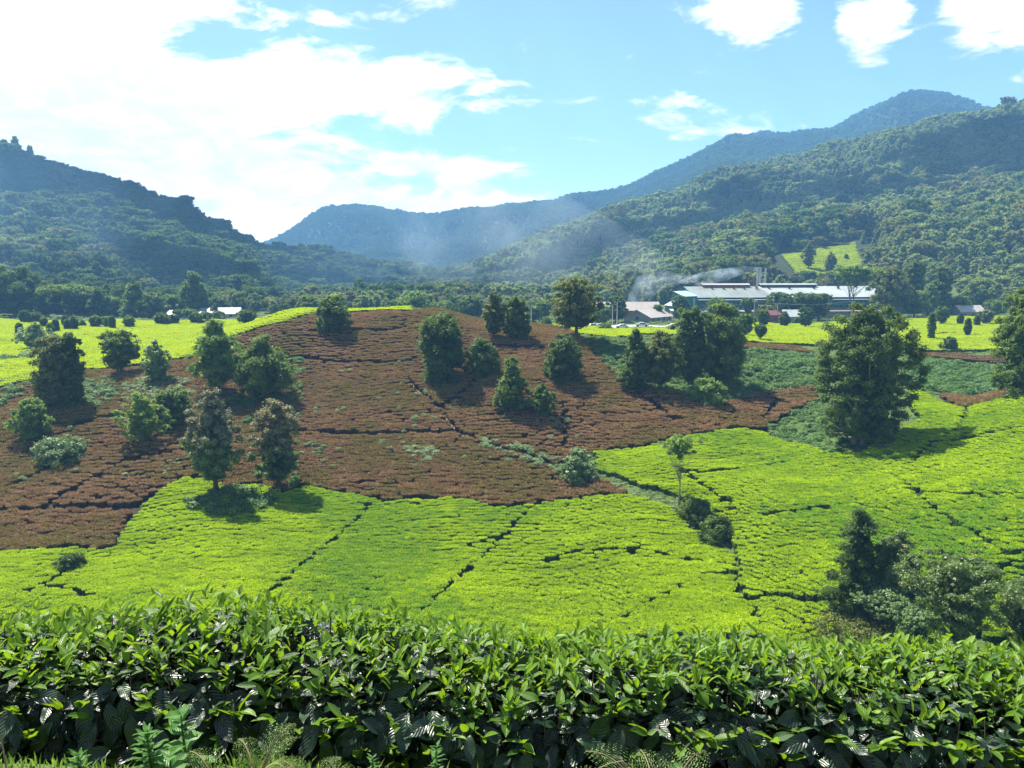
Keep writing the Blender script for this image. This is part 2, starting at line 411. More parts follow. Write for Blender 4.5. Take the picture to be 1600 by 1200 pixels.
# ------------------------------------------------------------------ land: ground sheet, tea fields, ground cover
rng = np.random.default_rng(11)
HMAP = None
def _horizon():
    _, py, _ = project(GX, np.maximum(GY, 2.0), GZ)
    py = np.where(GY < 40, 1015.0, py)
    return np.minimum.accumulate(py, axis=1)
HMAP = _horizon()
def visible(X, Y, Z, margin=2.0):
    """is a point at height Z in the frame and not behind nearer ground"""
    px, py, dep = project(X, Y, Z)
    Yo = Y+Y0; i = np.clip(((X/Yo)-GA[0])/(GA[1]-GA[0]), 0, NA-1).astype(int)
    j = np.clip((np.log(Yo)-GB[0])/(GB[1]-GB[0])-1, 0, NB-1).astype(int)
    return (px > -520) & (px < 2120) & (py <= HMAP[i, j]+margin)
def pt(p):
    if p[0] == 'w': return float(ray_xy(p[1], 500))*p[2], float(p[2])
    r = at(*p)
    return (r[0], r[1]) if r else (float(ray_xy(p[0], p[1]))*300, 300.0)
def region(pts): return np.array([pt(p) for p in pts])
def inside(poly, X, Y):
    res = np.zeros(X.shape, bool); n = len(poly)
    for i in range(n):
        x1, y1 = poly[i]; x2, y2 = poly[(i+1) % n]
        if y1 == y2: continue
        c = (y1 > Y) != (y2 > Y)
        res ^= c & (X < (x2-x1)*(Y-y1)/(y2-y1)+x1)
    return res
def dist_lines(lines, X, Y):
    d = np.full(X.shape, 1e9)
    for ln in lines:
        for (x1, y1), (x2, y2) in zip(ln[:-1], ln[1:]):
            dx, dy = x2-x1, y2-y1; L2 = dx*dx+dy*dy+1e-9
            k = np.clip(((X-x1)*dx+(Y-y1)*dy)/L2, 0, 1)
            d = np.minimum(d, np.hypot(X-x1-k*dx, Y-y1-k*dy))
    return d
W_ = 'w'
POLY = {k: region(v) for k, v in {
 'green_mid': [(-520,880),(-90,872),(0,870),(60,866),(110,862),(160,868),(178,862),(185,845),(205,815),(235,785),(290,752),(320,752),(350,768),(400,762),(440,776),(480,765),(560,780),(600,790),(680,786),(730,786),(770,799),(830,795),(870,789),(930,781),(990,780),(1040,798),(1075,825),(1105,852),(1146,872),(1152,890),(1155,915),(1160,940),(1185,975),(1190,1000),(800,1010),(0,975),(-520,975)],
 'green_right': [(932,712),(1000,705),(1060,690),(1110,681),(1160,675),(1190,680),(1240,698),(1300,715),(1350,712),(1440,660),(1425,640),(1422,612),(1450,622),(1505,643),(1545,634),(1600,617),(W_,1700,113),(W_,1850,100),(W_,2100,92),(W_,2100,60),(1850,1040),(1700,1040),(1200,1030),(1185,1000),(1175,965),(1163,940),(1157,915),(1156,890),(1150,868),(1142,838),(1125,815),(1080,785),(1040,770),(1000,762),(935,738)],
 'brown': [(-520,720),(-520,640),(0,614),(60,600),(130,585),(200,579),(300,564),(330,543),(400,521),(450,508),(490,495),(560,492),(640,491.5),(W_,700,190),(W_,800,196),(W_,880,192),(905,528),(930,560),(965,590),(1010,605),(1070,622),(1150,627),(1210,615),(1270,606),(1278,628),(1230,648),(1192,672),(1160,672),(1110,677),(1060,686),(1000,701),(930,709),(870,728),(820,712),(765,698),(762,703),(830,722),(880,742),(930,752),(980,775),(930,777),(870,785),(830,791),(770,795),(730,782),(680,782),(600,786),(560,776),(480,761),(440,771),(400,757),(350,764),(320,748),(288,748),(232,780),(200,812),(180,842),(172,862),(110,858),(60,862),(0,866),(-520,876)],
 'plateau_left': [(-560,632),(0,607),(60,595),(130,580),(200,574),(300,559),(330,538),(400,517),(450,504),(490,492),(560,489),(640,488),(W_,640,212),(W_,520,288),(W_,-560,290)],
 'plateau_centre': [(W_,700,192),(W_,860,200),(930,527),(1060,524),(1060,517),(W_,930,262),(W_,820,262),(W_,700,230)],
 'plateau_right': [(1150,537),(1250,540),(1330,543),(1420,547),(1500,551),(1570,547),(2100,547),(W_,2100,315),(W_,1460,315),(W_,1420,305),(W_,1260,285),(W_,1150,285)],
 'brown_strip': [(1155,540),(1250,543),(1270,553),(1200,548),(1155,546)],
 'brown_strip_right': [(1420,551),(1500,556),(1570,560),(1570,569),(1490,563),(1420,557)],
 'brown_hollow': [(1470,620),(1560,612),(1600,600),(1560,626),(1510,640)],
 'hill_field': [(1222,400),(1262,395),(1290,388),(1335,379),(1338,395),(1348,410),(1338,428),(1300,434),(1244,428),(1232,412)],
 'hill_spur': [(820,418),(870,397),(920,388),(965,382),(950,390),(900,403)],
}.items()}
PATHS_G = [[pt(p) for p in l] for l in [
 [(415,935),(470,890),(520,850),(565,810),(578,792)], [(655,965),(720,905),(770,860),(815,815),(838,793)],
 [(975,978),(1040,935),(1095,905),(1125,902),(1150,905)], [(845,884),(900,868),(960,866),(1015,868),(1060,878),(1110,885),(1152,890)],
 [(1148,868),(1155,895),(1150,915),(1160,940),(1180,965),(1190,985)], [(40,932),(100,902),(118,890)], [(62,922),(100,925),(140,938)],
 [(1165,942),(1210,938),(1260,942),(1300,948)], [(175,872),(185,845),(205,815),(235,783)],
 [(1075,742),(1120,742),(1180,736),(1235,727)], [(1190,813),(1240,805),(1295,799)], [(1405,755),(1430,775),(1480,778),(1560,780),(1640,788)],
 [(1428,727),(1452,700),(1490,680),(1508,655),(1513,640)], [(1452,699),(1520,690),(1560,680),(1640,668)], [(1428,776),(1500,830),(1560,868),(1640,905)],
 [(1060,735),(1100,765),(1140,790),(1142,800),(1120,806)], [(1535,897),(1580,890)], [(730,860),(760,850),(800,842)],
 [(0,535),(60,533),(118,527),(200,524)], [(1425,524),(1500,522),(1560,518)], [(1170,525),(1260,522)]]]
PATHS_SHADOW_B = [[pt(p) for p in l] for l in [
 [(455,565),(520,568),(590,570),(640,568),(658,560),(672,538)], [(640,598),(655,613),(685,640),(718,680),(765,698)],
 [(460,678),(540,682),(620,680),(718,678)], [(490,520),(560,518),(600,520),(630,515),(632,500)], [(-60,802),(80,798),(140,795),(200,800),(232,782)],
 [(60,800),(130,760),(200,722),(262,712)], [(100,672),(160,655),(210,655)], [(880,635),(885,685),(880,705)], [(845,600),(860,640)], [(760,545),(850,548)],
 [(0,770),(60,745),(90,720)], [(690,640),(740,600),(760,590)], [(985,612),(1035,645),(1050,660)], [(1190,660),(1210,640),(1212,625)]]]  # bushes also left out along the pointed tree's cast trunk shadow
AX, AY = GX, GY
cover = np.zeros(GX.shape)
mid_z = (GY > 40) & (GY < 340)
for k in ('brown', 'brown_strip', 'brown_strip_right', 'brown_hollow'):
    cover[inside(POLY[k], GX, GY) & mid_z] = 2.0
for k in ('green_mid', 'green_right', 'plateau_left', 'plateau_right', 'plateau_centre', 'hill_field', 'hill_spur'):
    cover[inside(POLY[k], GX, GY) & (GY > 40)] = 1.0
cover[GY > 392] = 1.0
gm, t = new_mat('ground_earth')
ge = t.new('ShaderNodeNewGeometry'); ca = t.new('ShaderNodeAttribute', attribute_name='cover')
nz = t.noise(ge.outputs['Position'], .35, 6.0, .65); nf = t.noise(ge.outputs['Position'], 3.0, 5.0, .7)
grass = t.mix(nz, (.035,.075,.015), (.09,.13,.03)); grass = t.mix(t.sstep(nf, .45, .7), grass, (.05,.06,.02))
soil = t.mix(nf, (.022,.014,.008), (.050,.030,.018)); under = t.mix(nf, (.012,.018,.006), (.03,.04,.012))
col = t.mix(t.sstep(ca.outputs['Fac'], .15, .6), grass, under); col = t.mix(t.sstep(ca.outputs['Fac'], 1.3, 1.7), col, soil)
p = t.new('ShaderNodeBsdfPrincipled'); p.inputs['Roughness'].default_value = .95; p.inputs['Specular IOR Level'].default_value = .1
t.put(p.inputs['Base Color'], col); b = t.new('ShaderNodeBump'); b.inputs['Strength'].default_value = .5
t.l.new(nf, b.inputs['Height']); t.l.new(b.outputs[0], p.inputs['Normal']); t.l.new(p.outputs[0], t.out.inputs[0])
V = np.stack([GX, GY, GZ], -1).reshape(-1, 3)
ii, jj = np.meshgrid(np.arange(NA-1), np.arange(NB-1), indexing='ij'); q = (ii*NB+jj).ravel()
obj('ground', mesh_np('ground', V, np.stack([q, q+NB, q+NB+1, q+1], 1), gm, {'cover': cover.ravel()}, True), kind='structure',
    label='hilly ground falling into the valley and rising to the far ridges', cat='ground')

# --- scattering: one object of points, each point carries a plant of one of several shapes
SRC = bpy.data.collections.new('plant_shapes')
def scatter(name, P, rz, S, meshes, label, cat, group=None, tilt=None, pick=None):
    n = len(P); rs = np.random.default_rng(n+7)
    sub = bpy.data.collections.new(name+'_shapes')
    for i, me in enumerate(meshes):
        o = bpy.data.objects.new('%s_%02d' % (name, i), me); sub.objects.link(o)
    me = bpy.data.meshes.new(name); me.vertices.add(n); me.vertices.foreach_set('co', np.ascontiguousarray(P, np.float32).ravel())
    rot = np.zeros((n, 3), np.float32); rot[:,2] = rz
    if tilt is not None: rot[:,:2] = tilt
    S = np.asarray(S, np.float32); S = np.repeat(S[:,None], 3, 1) if S.ndim == 1 else S
    me.attributes.new('rot', 'FLOAT_VECTOR', 'POINT').data.foreach_set('vector', rot.ravel())
    me.attributes.new('scl', 'FLOAT_VECTOR', 'POINT').data.foreach_set('vector', np.ascontiguousarray(S).ravel())
    pick = rs.integers(0, len(meshes), n) if pick is None else pick
    me.attributes.new('pick', 'INT', 'POINT').data.foreach_set('value', pick.astype(np.int32))
    me.update()
    o = obj(name, me, label=label, cat=cat, group=group, kind='stuff')
    g = bpy.data.node_groups.new(name+'_scatter', 'GeometryNodeTree')
    g.interface.new_socket('Geometry', in_out='INPUT', socket_type='NodeSocketGeometry')
    g.interface.new_socket('Geometry', in_out='OUTPUT', socket_type='NodeSocketGeometry')
    N = g.nodes; L = g.links
    gi = N.new('NodeGroupInput'); go = N.new('NodeGroupOutput'); ip = N.new('GeometryNodeInstanceOnPoints')
    ci = N.new('GeometryNodeCollectionInfo'); ci.inputs['Collection'].default_value = sub
    ci.inputs['Separate Children'].default_value = True; ci.inputs['Reset Children'].default_value = True
    def attr(nm, typ):
        a = N.new('GeometryNodeInputNamedAttribute'); a.data_type = typ; a.inputs['Name'].default_value = nm
        return next(s for s in a.outputs if s.enabled)
    e2r = N.new('FunctionNodeEulerToRotation')
    L.new(gi.outputs[0], ip.inputs['Points']); L.new(ci.outputs[0], ip.inputs['Instance']); ip.inputs['Pick Instance'].default_value = True
    L.new(attr('pick', 'INT'), ip.inputs['Instance Index']); L.new(attr('rot', 'FLOAT_VECTOR'), e2r.inputs[0])
    L.new(e2r.outputs[0], ip.inputs['Rotation']); L.new(attr('scl', 'FLOAT_VECTOR'), ip.inputs['Scale']); L.new(ip.outputs[0], go.inputs[0])
    mod = o.modifiers.new('scatter', 'NODES'); mod.node_group = g
    return o

# --- tea bushes: flat-topped clipped mounds of upright shoots
M_TEA = leaf_mat('tea_flush', (.050,.150,.012), (.395,.530,.008), (.50,.68,.010), .38, .6, .08, .45, 1.0, (.085,.230,.020), .035, .505, (.22,1,1))
M_TEAFAR = leaf_mat('tea_flush_plateau', (.180,.300,.010), (.440,.540,.008), (.56,.68,.012), .40, .6, .08, .25, .8, stretch=(.2,1,1))
M_BROWN = leaf_mat('tea_brown', (.085,.040,.016), (.335,.205,.086), (.30,.18,.06), .24, .65, .12, .5, .8, (.155,.135,.022), .075, .435, (.5,1,1))
M_CORE = plain('tea_bush_core', (.02,.045,.008), (.04,.07,.012), 6, .9, .1)  # dark green solid dome that closes the bush under its leaf cards
M_COREB = plain('tea_brown_core_dark', (.028,.016,.009), (.045,.026,.014), 6, .9, .1)  # dark solid dome under the brown leaf cards, for contrast with the leaves
def tea_mesh(seed, leaf_m, core_m, ncard, up, Lf, rough=.04):
    r = np.random.default_rng(seed)
    nu, nv = 12, 5; V = []
    for j in range(nv):
        f = j/(nv-1)
        for i in range(nu):
            a = i*2*np.pi/nu; rr = (.56-.10*f**2) if j < nv-1 else .02
            z = [-.15, .28, .55, .64, .68][j]; rr *= [.9, 1.04, .96, .66, .05][j]/.8
            V.append((np.cos(a)*rr*.92*(1+.1*r.normal()), np.sin(a)*rr*.86*(1+.1*r.normal()), z+r.normal()*.02))
    F = np.array([[j*nu+i, j*nu+(i+1) % nu, (j+1)*nu+(i+1) % nu, (j+1)*nu+i] for j in range(nv-1) for i in range(nu)])
    n = ncard; a = r.random(n)*6.28; rr = np.sqrt(r.random(n))*.66
    z = .70-.055*(rr/.66)**4+r.normal(size=n)*rough
    side = r.random(n) < .14; rr[side] = .58; z[side] = r.uniform(.12, .6, side.sum())
    P = np.stack([np.cos(a)*rr, np.sin(a)*rr*.92, z], 1)
    outw = np.stack([np.cos(a), np.sin(a), np.zeros(n)], 1)
    N = unit(r.normal(size=(n, 3))*(1-up*.3)+outw*(.25+side[:,None]*.8)+np.array([0, 0, .8]))
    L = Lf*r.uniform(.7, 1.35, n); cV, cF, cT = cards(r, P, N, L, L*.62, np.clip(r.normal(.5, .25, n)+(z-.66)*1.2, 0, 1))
    me = mesh_np('tea_bush', np.concatenate([np.array(V), cV]), [F, cF+len(V)], core_m, {'tint': np.concatenate([np.zeros(len(V)), cT])})
    me.materials.append(leaf_m); mi = np.zeros(len(me.polygons), np.int32); mi[len(F):] = 1
    me.polygons.foreach_set('material_index', mi); return me
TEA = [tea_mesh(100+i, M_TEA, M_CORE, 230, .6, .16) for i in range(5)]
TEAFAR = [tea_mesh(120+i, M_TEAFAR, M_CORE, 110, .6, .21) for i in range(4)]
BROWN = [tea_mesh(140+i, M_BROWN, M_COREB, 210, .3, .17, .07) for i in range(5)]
def rows(poly, drow, dcol, skew=0.0, jit=.12, wob=.6, skip=.01, lines=(), clear=.55, seed=0, warp=26.0):
    """bush positions in wavering rows across a field"""
    r = np.random.default_rng(seed)
    x0, y0 = poly.min(0)-6; x1, y1 = poly.max(0)+6
    ext = abs(skew)*(x1-x0)+6
    q = np.arange(y0-ext, y1+ext, drow); c = np.arange(x0, x1, dcol)
    Q, X = np.meshgrid(q, c, indexing='ij'); X = X+(np.arange(len(q)) % 2)[:,None]*dcol*.5
    X = X+r.normal(size=X.shape)*jit; Q = Q+r.normal(size=X.shape)*jit*.7
    Y = Q+skew*(X-x0)+(vnoise(X/warp, Q/warp, seed+1)-.5)*wob*12+(vnoise(X/9, Q/9, seed+2)-.5)*wob
    X = X.ravel(); Y = Y.ravel()
    k = inside(poly, X, Y) & (r.random(len(X)) > skip); X = X[k]; Y = Y[k]
    if len(lines): k = dist_lines(lines, X, Y) > clear+.12*r.normal(size=len(X)); X = X[k]; Y = Y[k]
    Z = hz(X, Y); k = visible(X, Y, Z+1.0, 3.0)
    return np.stack([X[k], Y[k], Z[k]], 1)
def tea_field(name, key, meshes, label, drow, dcol, skew, size, seed, lines, clear=.62, wob=.6, skip=.01, jit=.12, zs=1.0, hv=.22, fn=0.0):
    P = rows(POLY[key], drow, dcol, skew, jit, wob, skip, lines, clear, seed)
    r = np.random.default_rng(seed+50); n = len(P)
    hn = .78+hv*vnoise(P[:,0]/(2.6+fn), P[:,1]/(.62+fn*.8), seed)+.12*vnoise(P[:,0]/7, P[:,1]/7, seed+1)
    S = np.stack([size*r.uniform(.92, 1.12, n), size*.92*r.uniform(.92, 1.1, n), zs*hn*r.uniform(.9, 1.08, n)], 1)
    scatter(name, P, r.normal(size=n)*.12+math.atan(skew)+(r.random(n) < .5)*math.pi, S, meshes, label, 'tea field')
    return n
NB_ = [
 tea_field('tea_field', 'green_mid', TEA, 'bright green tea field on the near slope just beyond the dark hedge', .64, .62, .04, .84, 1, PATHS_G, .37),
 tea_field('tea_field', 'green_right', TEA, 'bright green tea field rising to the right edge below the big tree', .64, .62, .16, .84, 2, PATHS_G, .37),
 tea_field('tea_field', 'brown', BROWN, 'brown tea field covering the rounded knoll in the middle', .84, .86, .0, 1.06, 3, PATHS_SHADOW_B, .60, 1.3, .02, .22, 1.0, .34, .3),
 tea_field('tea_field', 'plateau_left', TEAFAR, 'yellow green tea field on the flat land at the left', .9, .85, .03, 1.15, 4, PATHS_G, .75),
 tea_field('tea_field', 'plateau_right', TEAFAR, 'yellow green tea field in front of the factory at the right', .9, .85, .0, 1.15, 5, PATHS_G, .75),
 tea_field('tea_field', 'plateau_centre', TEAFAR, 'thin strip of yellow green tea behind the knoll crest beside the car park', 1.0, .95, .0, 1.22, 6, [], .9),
 tea_field('tea_field', 'brown_strip', BROWN, 'narrow brown tea strip under the factory field', 1.0, .95, .0, .98, 7, []),
 tea_field('tea_field', 'brown_strip_right', BROWN, 'narrow brown tea strip under the right plateau field', 1.0, .95, .0, .98, 8, []),
 tea_field('tea_field', 'brown_hollow', BROWN, 'small brown tea patch in the hollow near the right edge', 1.0, .95, .1, .98, 9, []),
 tea_field('tea_field', 'hill_field', TEAFAR, 'light green tea clearing on the wooded hill above the chimneys', 1.1, 1.1, .0, 1.5, 10, [], zs=1.3),
 tea_field('tea_field', 'hill_spur', TEA, 'dim green tea clearing on the hill left of the factory', 2.6, 2.6, .0, 2.9, 12, [], zs=1.5),
]
print('tea bushes', NB_)

# --- low leafy cover: banks of shrubs and weeds in the gaps between fields
M_SHRUB = leaf_mat('shrub_bluish', (.032,.090,.018), (.115,.205,.045), (.18,.34,.05), .33, .6, .2, .2, .5)
M_WEED = leaf_mat('weed_pale', (.09,.15,.05), (.20,.28,.11), (.3,.45,.12), .3, .6, .25, .3, .5)
def shrub_mesh(seed, mat, n, Lf):
    r = np.random.default_rng(seed); parts = []
    for k in range(7):
        a = r.random()*6.28; c = np.array([np.cos(a)*.45, np.sin(a)*.45, .25])*r.random(); m = n//7
        d = unit(r.normal(size=(m, 3))+np.array([0, 0, .5])); d[:,2] = np.abs(d[:,2])
        P = c+d*r.uniform(.35, .6)*(r.random((m, 1))**.3)*np.array([1, 1, .95])
        L = Lf*r.uniform(.6, 1.3, m); parts.append(cards(r, P, unit(d+r.normal(size=(m, 3))*.4+np.array([0, 0, .4])), L, L*.75, np.clip(r.normal(.5, .25, m), 0, 1)))
    V, F, T = join(parts); return mesh_np('shrub', V, F, mat, {'tint': T})
SHRUB = [shrub_mesh(200+i, M_SHRUB, 150, .26) for i in range(5)]
WEED = [shrub_mesh(220+i, M_WEED, 120, .2) for i in range(4)]
def cover_patch(name, pts, meshes, label, dens, smin, smax, seed, zmul=1.0, cat='shrubs'):
    poly = region(pts); r = np.random.default_rng(seed); x0, y0 = poly.min(0); x1, y1 = poly.max(0)
    n = max(8, int((x1-x0)*(y1-y0)*dens)); X = r.uniform(x0, x1, n); Y = r.uniform(y0, y1, n)
    k = inside(poly, X, Y); X = X[k]; Y = Y[k]; Z = hz(X, Y); k = visible(X, Y, Z+1.5, 4); X, Y, Z = X[k], Y[k], Z[k]; n = len(X)
    s = r.uniform(smin, smax, n)*(.75+.6*vnoise(X/4, Y/4, seed)); S = np.stack([s, s, s*zmul*r.uniform(.8, 1.2, n)], 1)
    Z = Z+np.where(inside(POLY['brown'], X, Y) | inside(POLY['green_mid'], X, Y), .75, 0)
    if n: scatter(name, np.stack([X, Y, Z-.08], 1), r.random(n)*6.28, S, meshes, label, cat)
for i, (pts, ms, lab, dn, a, b, zm) in enumerate([
 ([(1045,560),(1160,546),(1268,554),(1275,604),(1215,612),(1150,624),(1070,619),(1010,602),(985,585)], SHRUB, 'bank of bluish green shrubs left of the big tree below the factory field', .75, .9, 1.7, .9),
 ([(1415,559),(1490,566),(1568,572),(1600,590),(1568,610),(1500,622),(1440,612),(1415,600)], SHRUB, 'bank of bluish green shrubs right of the big tree', .75, .9, 1.7, .9),
 ([(1192,674),(1232,650),(1282,628),(1300,660),(1330,700),(1300,713),(1240,696)], SHRUB, 'shrub patch at the left foot of the big tree', .9, .8, 1.4, .8),
 ([(1240,697),(1300,700),(1340,705),(1380,712),(1330,722),(1280,716)], WEED, 'pale weeds around the bare foot of the big tree', 1.1, .5, .9, .55),
 ([(910,530),(960,528),(1040,545),(1060,560),(1000,592),(965,586),(930,556)], SHRUB, 'green thicket on the right shoulder of the brown knoll', .7, .7, 1.3, .9),
 ([(1070,600),(1120,595),(1130,640),(1090,645),(1060,625)], SHRUB, 'low bright shrubs at the edge of the brown field', .7, .8, 1.4, .9),
 ([(765,696),(820,710),(872,727),(925,712),(935,738),(1000,762),(1040,770),(1080,787),(1128,816),(1143,838),(1146,870),(1105,850),(1075,823),(1040,796),(985,774),(930,750),(880,740),(830,720)], WEED, 'strip of grey green weeds along the gully between tea fields', 1.6, .5, 1.1, .6),
 ([(635,706),(665,702),(690,712),(680,726),(648,728)], WEED, 'pale weedy patch in the middle of the brown field', 1.5, .8, 1.2, .6),
 ([(250,730),(300,705),(310,715),(285,738),(256,748)], WEED, 'pale grassy patch on the left part of the brown field', 1.6, .3, .6, .4),
 ([(128,600),(180,592),(185,625),(150,645),(128,632)], SHRUB, 'low shrubs beside the twin column tree at the left', .7, .8, 1.3, .8),
 ([(185,605),(250,590),(305,600),(300,640),(250,650),(200,640)], WEED, 'light weedy scrub on the slope below the left plateau', .7, .7, 1.2, .8),
 ([(440,568),(470,565),(478,585),(455,600),(436,592)], SHRUB, 'bright shrub clump beside the pair of trees on the knoll flank', .9, .8, 1.2, .8),
 ([(285,795),(350,770),(420,768),(440,788),(390,812),(330,815)], SHRUB, 'rank green growth at the foot of the tall grey topped tree', .8, .9, 1.4, 1.0),
 ([(0,560),(60,550),(110,552),(110,562),(60,562),(0,566)], SHRUB, 'hedge of shrubs across the left plateau field', 1.2, 1.1, 1.9, 1.0),
 ([(0,600),(50,588),(60,612),(0,640)], SHRUB, 'clump of shrubs at the left edge above the brown slope', .7, .9, 1.5, .9),
 ([(480,700),(510,705),(500,722),(482,725)], SHRUB, 'tiny shrub clump beside the beige topped tree', 1.2, .5, .9, .8),
 ([(590,560),(840,620),(920,680),(780,750),(500,740),(420,690),(500,600)], WEED, 'scattered pale weeds among the brown bushes', .045, .6, .95, 1.1),
 ([(40,640),(240,700),(200,770),(20,760)], WEED, 'scattered weeds among the brown bushes at the left', .05, .6, .95, 1.1),
 ([(755,691),(830,706),(900,731),(932,742),(925,757),(860,742),(790,715),(750,702)], WEED, 'pale strip of weeds running down between two brown plots', 1.5, .8, 1.3, .8),
 ([(300,640),(335,615),(440,625),(475,600),(480,625),(440,662),(320,668)], SHRUB, 'undergrowth round the pair of trees on the left flank of the knoll', .5, .9, 1.5, 1.0),
 ([(395,735),(470,735),(475,765),(400,768)], SHRUB, 'undergrowth round the foot of the beige topped tree', .35, .8, 1.3, 1.0),
]): cover_patch('shrub_cover', pts, ms, lab, dn, a, b, 300+i, zm)
# rough grass and weeds on all the ground that is neither field nor wood
M_ROUGH = leaf_mat('rough_grass', (.05,.10,.02), (.16,.22,.06), (.25,.38,.06), .3, .6, .15, .3, .5)
ROUGH = [shrub_mesh(260+i, M_ROUGH, 110, .2) for i in range(4)]
gr = np.random.default_rng(91); n = 75000
gy_ = 55*np.exp(gr.random(n)*math.log(360/55)); gx_ = gr.uniform(-1.0, 1.0, n)*gy_
k = np.ones(n, bool)
for pl in POLY.values(): k &= ~inside(pl, gx_, gy_)
k &= gr.random(n) < np.clip(.15+gy_/300, 0, 1)
gx_, gy_ = gx_[k], gy_[k]; gz_ = hz(gx_, gy_); k = visible(gx_, gy_, gz_+.8, 3) & ~((gy_ > 255) & (gy_ < 278) & (gx_ > -4) & (gx_ < 70)); gx_, gy_, gz_ = gx_[k], gy_[k], gz_[k]; n = len(gx_)
s_ = gr.uniform(.5, 1.3, n)*np.clip(gy_/130, .8, 2); scatter('rough_grass', np.stack([gx_, gy_, gz_-.1], 1), gr.random(n)*6.28, np.stack([s_, s_, s_*gr.uniform(.35, .7, n)], 1), ROUGH, 'rough grass and weeds on the banks between fields and woods', 'grass')
print('rough', n)
# ------------------------------------------------------------------ trees one can tell apart
M_BARK = plain('bark', (.10,.075,.05), (.045,.035,.025), 5, .9, .1, bump=.4)
M_BARKP = plain('bark_pale', (.30,.26,.20), (.17,.14,.10), 5, .9, .1, bump=.3)
LM = {
 'dark':   leaf_mat('leaves_dark', (.018,.040,.008), (.105,.165,.030), (.20,.32,.03), .32, .6, .18, .5, .4),
 'mid':    leaf_mat('leaves_mid', (.028,.058,.011), (.150,.225,.038), (.26,.40,.04), .34, .6, .18, .5, .4),
 'bright': leaf_mat('leaves_bright', (.045,.095,.020), (.200,.310,.060), (.32,.48,.05), .36, .6, .2, .5, .4),
 'olive':  leaf_mat('leaves_olive', (.040,.060,.016), (.180,.205,.045), (.28,.34,.05), .33, .6, .18, .5, .4),
 'grey':   leaf_mat('leaves_grey_olive', (.085,.095,.050), (.260,.255,.150), (.28,.30,.14), .30, .6, .25, .5, .4),
 'beige':  leaf_mat('leaves_beige', (.110,.105,.040), (.340,.310,.150), (.34,.32,.13), .30, .6, .25, .5, .4),
 'rusty':  leaf_mat('leaves_rusty', (.030,.062,.014), (.135,.205,.048), (.24,.36,.04), .34, .45, .45, .5, .4, (.12,.055,.030), .9, .64),
 'pale':   leaf_mat('leaves_pale', (.075,.130,.045), (.190,.280,.110), (.28,.42,.10), .30, .5, .3, .5, .4),
}
# kind: profile, crown base, clumps, gap, flatten, lobes, shell, clump sizes, limbs, forks, trunk share, leaf scale, density, droop
KIND = {
 'round':   ('round', .20, 46, .04, .75, .16, .66, (.20,.34), 9, 1, .028, 1.0, 1.0, 0),
 'bush':    ('dome', .02, 42, .03, .8, .14, .66, (.22,.36), 8, 2, .03, 1.0, 1.1, 0),
 'cone':    ('cone', .07, 52, .04, .7, .14, .64, (.20,.34), 9, 1, .022, 1.0, 1.1, .1),
 'column':  ('column', .05, 62, .04, .8, .16, .66, (.26,.42), 10, 1, .02, 1.0, 1.1, .1),
 'egg':     ('egg', .15, 52, .05, .75, .18, .64, (.20,.34), 10, 1, .02, 1.0, 1.0, 0),
 'airy':    ('egg', .10, 46, .12, .75, .26, .60, (.15,.26), 16, 1, .018, .9, .55, 0),
 'big':     ('column', .05, 130, .03, .72, .15, .66, (.14,.25), 18, 3, .03, 1.0, 1.15, .1),
 'flat':    ('flat', .52, 46, .06, .40, .22, .5, (.18,.32), 16, 3, .022, 1.0, .9, 0),
 'vase':    ('vase', .30, 60, .08, .6, .22, .6, (.16,.28), 16, 3, .022, 1.0, .9, 0),
 'open':    ('vase', .18, 80, .12, .55, .26, .55, (.13,.24), 20, 2, .02, .9, .8, 0),
 'sapling': ('flat', .60, 10, .0, .35, .5, .85, (.22,.34), 23, 1, .011, 1.0, .30, .2)
}
TSEED = [500]
def tree_meshes(H, Rx, kind, mat, dep, seed, Ry=None, bark=None, top_mat=None):
    pf, base, nc, gap, flt, lob, sh, cs, nl, fk, tw, ls, dn, dr = KIND[kind]
    r = np.random.default_rng(seed)
    L = float(np.clip(2.1*dep/787.0, .15, .7))*ls
    nc = int(nc*2.3); cs = (cs[0]*.6, cs[1]*.62); sh = min(.86, sh+.16); lob *= 1.35
    area = 2*math.pi*(Rx+(Ry or Rx))/2*H*(1-base)
    per = int(np.clip(dn*2.7*area/(L*L*.33)/nc, 16, 420))
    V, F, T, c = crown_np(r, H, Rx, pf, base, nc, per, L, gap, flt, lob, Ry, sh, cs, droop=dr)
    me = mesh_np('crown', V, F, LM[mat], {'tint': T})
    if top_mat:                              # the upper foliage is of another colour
        me.materials.append(LM[top_mat]); n = len(me.polygons); zc = np.concatenate([V[f].mean(1)[:,2] for f in F])
        me.polygons.foreach_set('material_index', (zc > H*(.46+.10*r.normal(size=n))).astype(np.int32))
    tm = trunk_mb(r, H, base, H*tw+.05, c, nl, .025, fk, .8 if kind not in ('flat','sapling','vase') else .62).mesh('trunk', bark or M_BARK, True)
    return me, tm
def place(px, by, ty, wpx, Y=None):
    if Y is None: X, Y, z = at(px, by)
    else: X = float(ray_xy(px, by))*Y; z = float(hz(X, Y))
    dep = Y*CP-z*SP
    H = float(slope(ty))*Y-z
    return X, Y, z, H, wpx/FPX*dep/2, dep
def tree(px, by, ty, wpx, kind, mat, label, cat='tree', Y=None, name='tree', top_mat=None, bark=None, group=None, depth=1.0):
    X, Y, z, H, Rx, dep = place(px, by, ty, wpx, Y)
    TSEED[0] += 1
    rk = Rx*(.88 if kind == 'big' else 1.0)
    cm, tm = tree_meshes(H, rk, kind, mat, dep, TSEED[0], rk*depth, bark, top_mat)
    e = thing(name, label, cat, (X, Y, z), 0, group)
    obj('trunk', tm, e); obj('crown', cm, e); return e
S_ = 'shrub'
